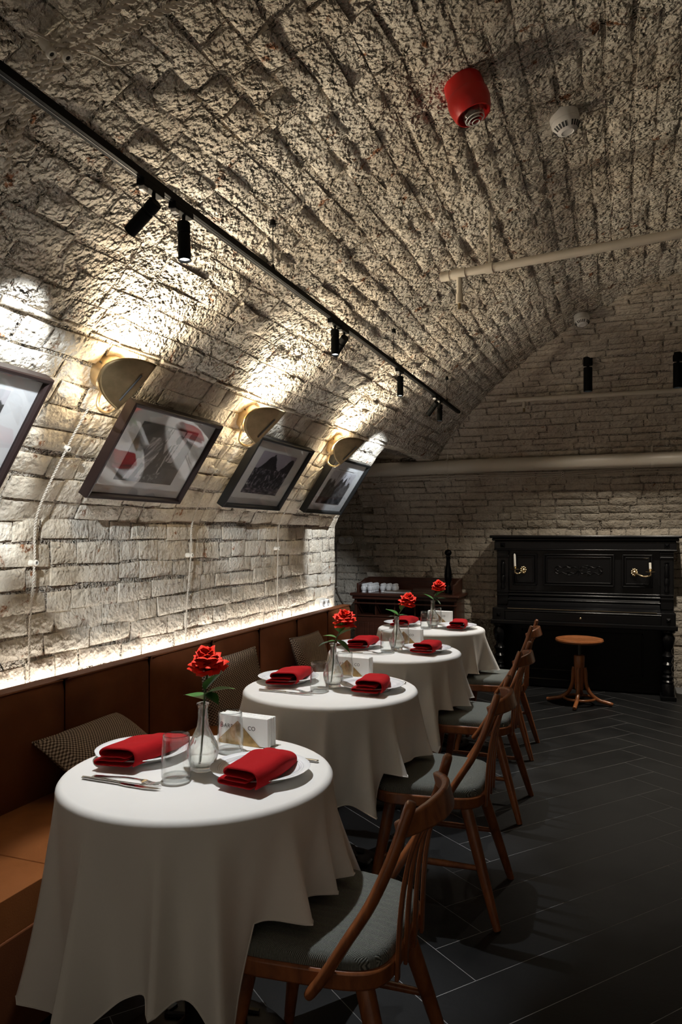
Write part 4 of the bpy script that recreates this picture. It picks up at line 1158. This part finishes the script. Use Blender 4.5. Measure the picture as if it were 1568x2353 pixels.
def candle_arm(x, zb, xc, hc, burnt):
    a = MB()
    for k in range(9):
        an=2*PI*k/9; a.lathe([(0,-0.012),(0.009,-0.006),(0.011,0.0),(0.007,0.01),(0,0.013)],8,T(x+0.022*math.cos(an),-0.012,zb+0.026*math.sin(an)))
    a.lathe([(0,0),(0.022,0.004),(0.016,0.014),(0.0,0.018)],14,T(x,-0.004,zb)@RX(PI/2))
    a.tube(catmull([(x,-0.015,zb),(x+(xc-x)*0.3,-0.05,zb-0.02),(x+(xc-x)*0.65,-0.075,zb-0.03),(xc,-0.085,zb-0.018),(xc,-0.085,zb+0.004)],5),[0.010]*8+[0.008]*8+[0.006]*5,8)
    a.lathe([(0.004,0.0),(0.036,0.004),(0.040,0.010),(0.034,0.009),(0.012,0.008),(0.008,0.014),(0.014,0.022),(0.015,0.032),(0.0,0.032)],20,T(xc,-0.085,zb+0.004))
    br_=a.build('candle_arm', M_BRASSB, pn, 60)
    MB().lathe([(0.0,0.034),(0.0105,0.034),(0.0100,hc),(0.004,hc+(0.012 if burnt else 0.001)),(0,hc+(0.012 if burnt else 0.001))],14,T(xc,-0.085,zb+0.004)@ (RY(R_(-2)))).build('candle', M_WAX, br_)
candle_arm(-0.505,1.035,-0.568,0.135,True)
candle_arm(0.43,1.030,0.555,0.085,False)

# ------------------------------------------------------------------ piano stool
st = thing('piano_stool', 'round orange bentwood revolving stool in front of the piano', 'stool', (-0.32,6.22,0))
MB().lathe([(0,0.495),(0.165,0.495),(0.182,0.500),(0.187,0.512),(0.182,0.524),(0.165,0.528),(0.15,0.524),(0.0,0.522)],40).build('seat', M_STOOL, st)
MB().cyl(0.012,0.38,0.50,14).build('screw_rod', M_DARKWIRE, st)
MB().lathe([(0.0,0.12),(0.034,0.12),(0.036,0.20),(0.041,0.30),(0.043,0.385),(0.038,0.392),(0,0.392)],20).build('hub', M_STOOL, st)
for k in range(4):
    a=R_(-95+90*k)
    P=catmull([(0.040,0,0.295),(0.047,0,0.25),(0.052,0,0.17),(0.082,0,0.095),(0.145,0,0.045),(0.205,0,0.030),(0.255,0,0.017)],6)
    MB().tube([RZ(a)@p for p in P],[0.0155]*(len(P)-6)+[0.016,0.016,0.016,0.016,0.015,0.012],12).build('leg', M_STOOL, st)
MB().tube([Vector((0.118*math.cos(2*PI*k/40),0.118*math.sin(2*PI*k/40),0.048)) for k in range(41)],0.011,10,cap=False).build('ring', M_STOOL, st)

# ------------------------------------------------------------------ sideboard
sb = thing('waiter_sideboard', 'dark mahogany waiter sideboard with raised gallery beside the piano', 'sideboard', (-1.93,6.97,0))
def wbx(name,*b,bevel=0.004,parent=None): return MB().box(*b).build(name, M_MAHOG, parent or sb, 0, True, bevel)
wbx('side_panel',-0.50,-0.475,-0.21,0.17,0.0,0.735); wbx('side_panel',0.475,0.50,-0.21,0.17,0.0,0.735)
wbx('back_panel',-0.475,0.475,0.15,0.17,0.0,0.735)
wbx('worktop',-0.535,0.535,-0.255,0.175,0.765,0.795,bevel=0.012)
wbx('cornice',-0.515,0.515,-0.235,0.17,0.735,0.765,bevel=0.006)
wbx('rail',-0.51,0.51,-0.228,-0.20,0.69,0.704,bevel=0.004)
wbx('shelf',-0.475,0.475,-0.20,0.15,0.565,0.58)
for x in (-0.29,-0.10,0.10,0.29): wbx('divider',x-0.006,x+0.006,-0.19,0.15,0.58,0.735,bevel=0.001)
for x0,x1 in ((-0.475,-0.003),(0.003,0.475)):
    d=wbx('door',x0+0.003,x1-0.003,-0.215,-0.195,0.06,0.56)
    for k in range(8):
        xx=x0+0.05+(x1-x0-0.1)*k/7; wbx('batten',xx-0.022,xx+0.022,-0.219,-0.2145,0.11,0.51,bevel=0.003,parent=d)
    MB().lathe([(0.0,0.0),(0.006,0.0),(0.005,0.012),(0.011,0.018),(0.008,0.026),(0,0.028)],12,T(-0.03 if x0<0 else 0.03,-0.215,0.36)@RX(PI/2)).build('knob', M_BRASS, d)
wbx('plinth',-0.49,0.49,-0.20,0.16,0.0,0.05)
gal=wbx('rear_gallery',-0.48,0.48,0.145,0.165,0.795,0.93)
for x in (-0.48,0.46):
    MB().prism([(-0.20,0.795),(0.145,0.795),(0.145,0.93),(0.02,0.915),(-0.10,0.89),(-0.20,0.885)],x,x+0.02,Matrix(((0,0,1,0),(1,0,0,0),(0,1,0,0),(0,0,0,1)))).build('side_gallery', M_MAHOG, sb, 0, True, 0.003)
sk = MB().lathe([(0,0.0),(0.018,0.0),(0.019,0.005),(0.016,0.010),(0.024,0.022),(0.0275,0.040),(0.025,0.055),(0.021,0.059),(0.0195,0.063),(0.0235,0.068),(0.020,0.078),(0.010,0.084),(0,0.085)],20).mesh('shaker', M_PORC, 60)
spots_ = [(0.0,0.055*k,0) for k in range(5)] + [(0.064,0.055*k,1) for k in range(5)] + [(0.165,0.09+0.055*k,2) for k in range(2)] + [(0.226,0.09+0.055*k,3) for k in range(2)] + [(0.287,0.09+0.055*k,4) for k in range(2)]
RW = ['in the leftmost long file','in the second long file','in the first short file','in the middle short file','in the short file by the grey folder']
ORD = ['first','second','third','fourth','fifth']; cnt_ = {}
for dx,dy,k in spots_:
    o = link(bpy.data.objects.new('ceramic_shaker', sk)); o.location=(-1.93-0.425+dx,6.97-0.15+dy,0.7952)
    q_ = cnt_.get(k,0); cnt_[k] = q_+1
    tag(o,'white ceramic shaker, '+ORD[q_]+' from the front '+RW[k],'shaker','white shakers on the sideboard')
f1 = thing('menu_folder','grey brown card folder lying beside the white shakers on the sideboard','folder',(-2.02,6.86,0.7952),(0,0,R_(-12)))
MB().box(-0.115,0.115,-0.08,0.15,0,0.004).build('cover', M_FOLDER, f1, 0, True, 0.001); MB().box(-0.11,0.112,-0.077,0.147,0.0042,0.016).build('pages', M_PAPER, f1, 0); MB().box(-0.115,0.115,-0.08,0.15,0.0162,0.020).build('cover', M_FOLDER, f1, 0, True, 0.001)
zz=0.7952
for k in range(4):
    f2 = thing('menu_book', ['lowest','second lowest','second highest','topmost'][k]+' brown leatherette menu book in the stack on the sideboard','menu book',(-1.775+0.006*k,6.86+0.004*k,zz),(0,0,R_([8,10,7,12][k])),'brown menu books')
    MB().box(-0.11,0.11,-0.09,0.14,0,0.0025).build('cover', M_FOLDERD, f2, 0, True, 0.001); MB().box(-0.105,0.107,-0.087,0.137,0.0026,0.0085).build('pages', M_FOLDER, f2, 0); MB().box(-0.11,0.11,-0.09,0.14,0.0086,0.011).build('cover', M_FOLDERD, f2, 0, True, 0.001)
    zz+=0.0113
pmill = thing('pepper_mill','tall black turned pepper mill at the right end of the sideboard','pepper mill',(-1.555,6.98,0.7952))
MB().lathe([(0,0),(0.030,0.0),(0.031,0.02),(0.026,0.035),(0.029,0.055),(0.024,0.07),(0.020,0.085),(0.034,0.13),(0.037,0.17),(0.031,0.22),(0.021,0.27),(0.018,0.31),(0.021,0.345),(0.027,0.355),(0.0,0.356)],24).build('body', M_PIANO, pmill)
MB().lathe([(0.0,0.3565),(0.016,0.357),(0.022,0.362),(0.034,0.378),(0.035,0.392),(0.026,0.410),(0.010,0.418),(0,0.419)],24).build('head', M_PIANO, pmill)
MB().lathe([(0.0,0.4185),(0.005,0.419),(0.006,0.427),(0,0.431)],10).build('finial', M_BRASSB, pmill)

# ------------------------------------------------------------------ pipes and cables on the vault and back wall
def pipe_thing(name,label,pts,rad,mat=M_PIPE,cat='pipe'):
    base=Vector(pts[0]); t=thing(name,label,cat,base); MB().tube([Vector(p)-base for p in pts],rad,20).build('tube',mat,t); return t,base
t,b0 = pipe_thing('sprinkler_pipe','thin cream sprinkler pipe below the vault crown with a drop nozzle',[(-0.738,3.222,2.5),(0.05,3.10,2.5),(1.2,2.93,2.5)],0.0185)
MB().cyl(0.022,-0.03,0.012,18,T(-0.0,0,0)@ (Vector((-1,0.153,0)).to_track_quat('Z','Y').to_matrix().to_4x4())).build('end_cap', M_PIPE, t)
dn=Vector((-0.665,3.211,2.5))-b0
MB().tube([dn,dn+Vector((0,0,-0.115))],0.013,14).build('drop_pipe', M_PIPE, t)
MB().cyl(0.0165,-0.13,-0.09,14,T(*dn)).build('nozzle_socket', M_PIPE, t); MB().cyl(0.007,-0.155,-0.13,10,T(*dn)).build('nozzle', M_BRASS, t)
MB().cyl(0.023,-0.03,0.03,18,T(*dn)@(Vector((1,-0.153,0)).to_track_quat('Z','Y').to_matrix().to_4x4())).build('tee', M_PIPE, t)
hp=Vector((-0.53,3.19,2.5))-b0
MB().cyl(0.0235,-0.016,0.016,18,T(*hp)@(Vector((1,-0.153,0)).to_track_quat('Z','Y').to_matrix().to_4x4())).build('clamp', M_PIPE, t)
MB().tube([hp+Vector((0,0,0.018)),hp+Vector((0,0,0.24))],0.006,8).build('hanger_rod', M_PIPE, t)
t,b0 = pipe_thing('sprinkler_pipe','cream sprinkler pipe hung in front of the end vault, highlight from a spotlight',[(-0.857,6.12,2.45),(0.0,6.14,2.45),(1.3,6.17,2.45)],0.020)
MB().cyl(0.024,-0.02,0.02,18,RY(PI/2)).build('end_cap', M_PIPE, t)
MB().tube([(0.115,0.003,0),(0.115,0.003,-0.07)],0.014,12).build('drop_pipe', M_PIPE, t); MB().cyl(0.008,-0.10,-0.07,10,T(0.115,0.003,0)).build('nozzle', M_BRASS, t)
MB().cyl(0.027,-0.022,0.022,18,T(0.43,0.01,0)@RY(PI/2)).build('clamp', M_PIPE, t); MB().tube([(0.43,0.01,0.02),(0.43,0.01,0.155)],0.004,8).build('hanger_rod', M_PIPE, t)
t,b0 = pipe_thing('heating_pipe','thick cream painted pipe running across the whole back wall',[(-2.9,6.72,1.966),(-1.2,6.715,1.982),(0.3,6.715,1.985),(2.75,6.715,1.99)],0.062)
for xx in (-1.50,0.235):
    MB().cyl(0.066,-0.012,0.012,24,T(xx-b0.x,-0.004,1.983-b0.z)@RY(PI/2)).build('clamp', M_PIPE, t)
    MB().box(xx-b0.x-0.006,xx-b0.x+0.006,-0.008,0.012,2.04-b0.z,2.125-b0.z).build('bracket', M_PIPE, t, 0)
t = thing('cable_run','three thin cream cables clipped under the thick pipe on the back wall','cable',(-2.24,6.835,1.905))
for k,zz in enumerate((0.018,0.0,-0.022)):
    P=[]
    for x,s in ((0.0,0.0),(0.05,-0.006),(0.72,0.0),(1.75,-0.012),(2.33,0.012),(3.3,0.0),(4.6,0.004)):
        P.append((x,-0.0-0.02*(k==0),s+zz*(1.0+0.3*math.sin(x*2+k))))
    MB().tube(catmull(P,8),0.0055,6).build('cord', M_ROPE, t)
    for x,s in ((0.05,-0.006),(0.72,0.0),(1.75,-0.012),(2.33,0.012)): insulator(t,(x,-0.004-0.02*(k==0),s+zz*(1.0+0.3*math.sin(x*2+k))),(0,-0.9,-0.3),0.85)
# sockets
def socket(label, loc, nrm, gangs, axis, rad=0.045):
    t = thing('wall_socket', label, 'socket', loc); 
    n=Vector(nrm); q=Matrix((Vector(axis), n.cross(Vector(axis)), n)).transposed().to_4x4(); t.matrix_world=T(*loc)@q
    P=[]; L=0.042*(gangs-1)
    for k in range(32):
        a=2*PI*k/32; P.append((rad*math.cos(a)+(L if math.cos(a)>0 else -L), rad*math.sin(a)))
    MB().prism(P,-0.02,0.018).build('back_plate', M_CERAM if gangs>1 else M_PLASTIC, t, 40, True, 0.004)
    for g_ in range(gangs):
        x=(-L+2*L*g_/(gangs-1)) if gangs>1 else 0
        MB().lathe([(0,0.0),(rad*0.80,0.0),(rad*0.80,0.030),(rad*0.72,0.040),(rad*0.55,0.042),(rad*0.50,0.028),(0,0.028)],24,T(x,0,0)).build('socket_insert', M_PLASTIC, t)
        for s in (-1,1): MB().cyl(0.003,0.0275,0.029,8,T(x+s*0.0095,0,0)).build('pin_hole', M_GREYP, t)
socket('white double socket at the end of the bench, lit by the LED strip', (XL+0.045,4.90,0.868),(1,0,0),2,(0,1,0),0.034)
socket('cream double socket in the dark alcove wall behind the last picture', (-2.72,YA-0.035,1.30),(0,-1,0),2,(1,0,0),0.045)
t = thing('socket_cable','dark cable hanging from the alcove socket down the brick wall','cable',(-2.83,YA-0.035,0.8))
MB().tube(catmull([(0.05,0,0.50),(0.0,0,0.46),(0.0,0,0.2),(0.0,0,-0.02),(0.06,0,-0.15),(0.16,0,-0.30)],8),0.005,6).build('cord', M_FOLDER, t)
insulator(t,(0,-0.005,0.25),(0,-1,0),0.8); insulator(t,(0,-0.005,0.0),(0,-1,0),0.8)

# ------------------------------------------------------------------ alarm siren and smoke detectors on the vault
def on_vault(name,label,cat,x,y,n,z,group=None):
    t=thing(name,label,cat,(x,y,z),group=group); t.matrix_world=T(x,y,z)@Vector(n).to_track_quat('Z','Y').to_matrix().to_4x4(); return t
p,n=vault_pt(-0.472,0.02)
s=on_vault('fire_alarm_siren','red round fire alarm sounder with clear strobe lens on the vault','alarm',p.x,2.318,n,p.z)
MB().lathe([(0,-0.02),(0.060,-0.02),(0.062,0.0),(0.062,0.030),(0.0,0.030)],32).build('base', M_RED, s)
MB().lathe([(0.0,0.030),(0.064,0.030),(0.066,0.036),(0.066,0.060),(0.060,0.086),(0.054,0.098),(0.050,0.098),(0.047,0.075),(0.0,0.072)],32).build('body', M_RED, s)
le=MB().lathe([(0.038,0.072),(0.036,0.098),(0.030,0.112),(0.018,0.120),(0,0.123)],28).build('strobe_lens', M_CLEAR, s)
for rr,zz in ((0.012,0.1215),(0.022,0.1175),(0.030,0.1115)): MB().tube([Vector((rr*math.cos(2*PI*k/24),rr*math.sin(2*PI*k/24),zz)) for k in range(25)],0.0014,5,cap=False).build('lens_ring', M_PLASTIC, le)
MB().lathe([(0,0.073),(0.026,0.073),(0.022,0.095),(0,0.098)],20).build('reflector', pm('siren_reflector',(0.45,0.40,0.38),0.25,0.8), s)
def detector(label,x,y,z,n,sc=1.0):
    s=on_vault('smoke_detector',label,'smoke detector',x,y,n,z,'smoke detectors')
    MB().lathe([(0,-0.02),(0.050,-0.02),(0.051,0.0),(0.050,0.012),(0,0.012)],32).build('base', M_PLASTIC, s)
    MB().lathe([(0,0.012),(0.049,0.012),(0.050,0.018),(0.045,0.034),(0.036,0.046),(0.022,0.052),(0.020,0.050),(0,0.049)],32).build('cover', M_PLASTIC, s)
    for k in range(24):
        if k%6==5: continue
        a=2*PI*k/24
        MB().box(-0.0026,0.0026,-0.0008,0.0012,-0.009,0.009,RZ(a)@T(0,0.0415,0.0395)@RX(R_(38))).build('vent_slot', M_GREYP, s, 0)
p,n=vault_pt(-0.196,0.02)
detector('white smoke detector on the vault right of the red alarm',p.x,2.75,p.z,n)
p,n=vault_pt(-0.253,0.03)
detector('white smoke detector at the far groin above the piano spotlights',-0.253,5.22,p.z-0.01,(0.1,-0.25,-0.95))
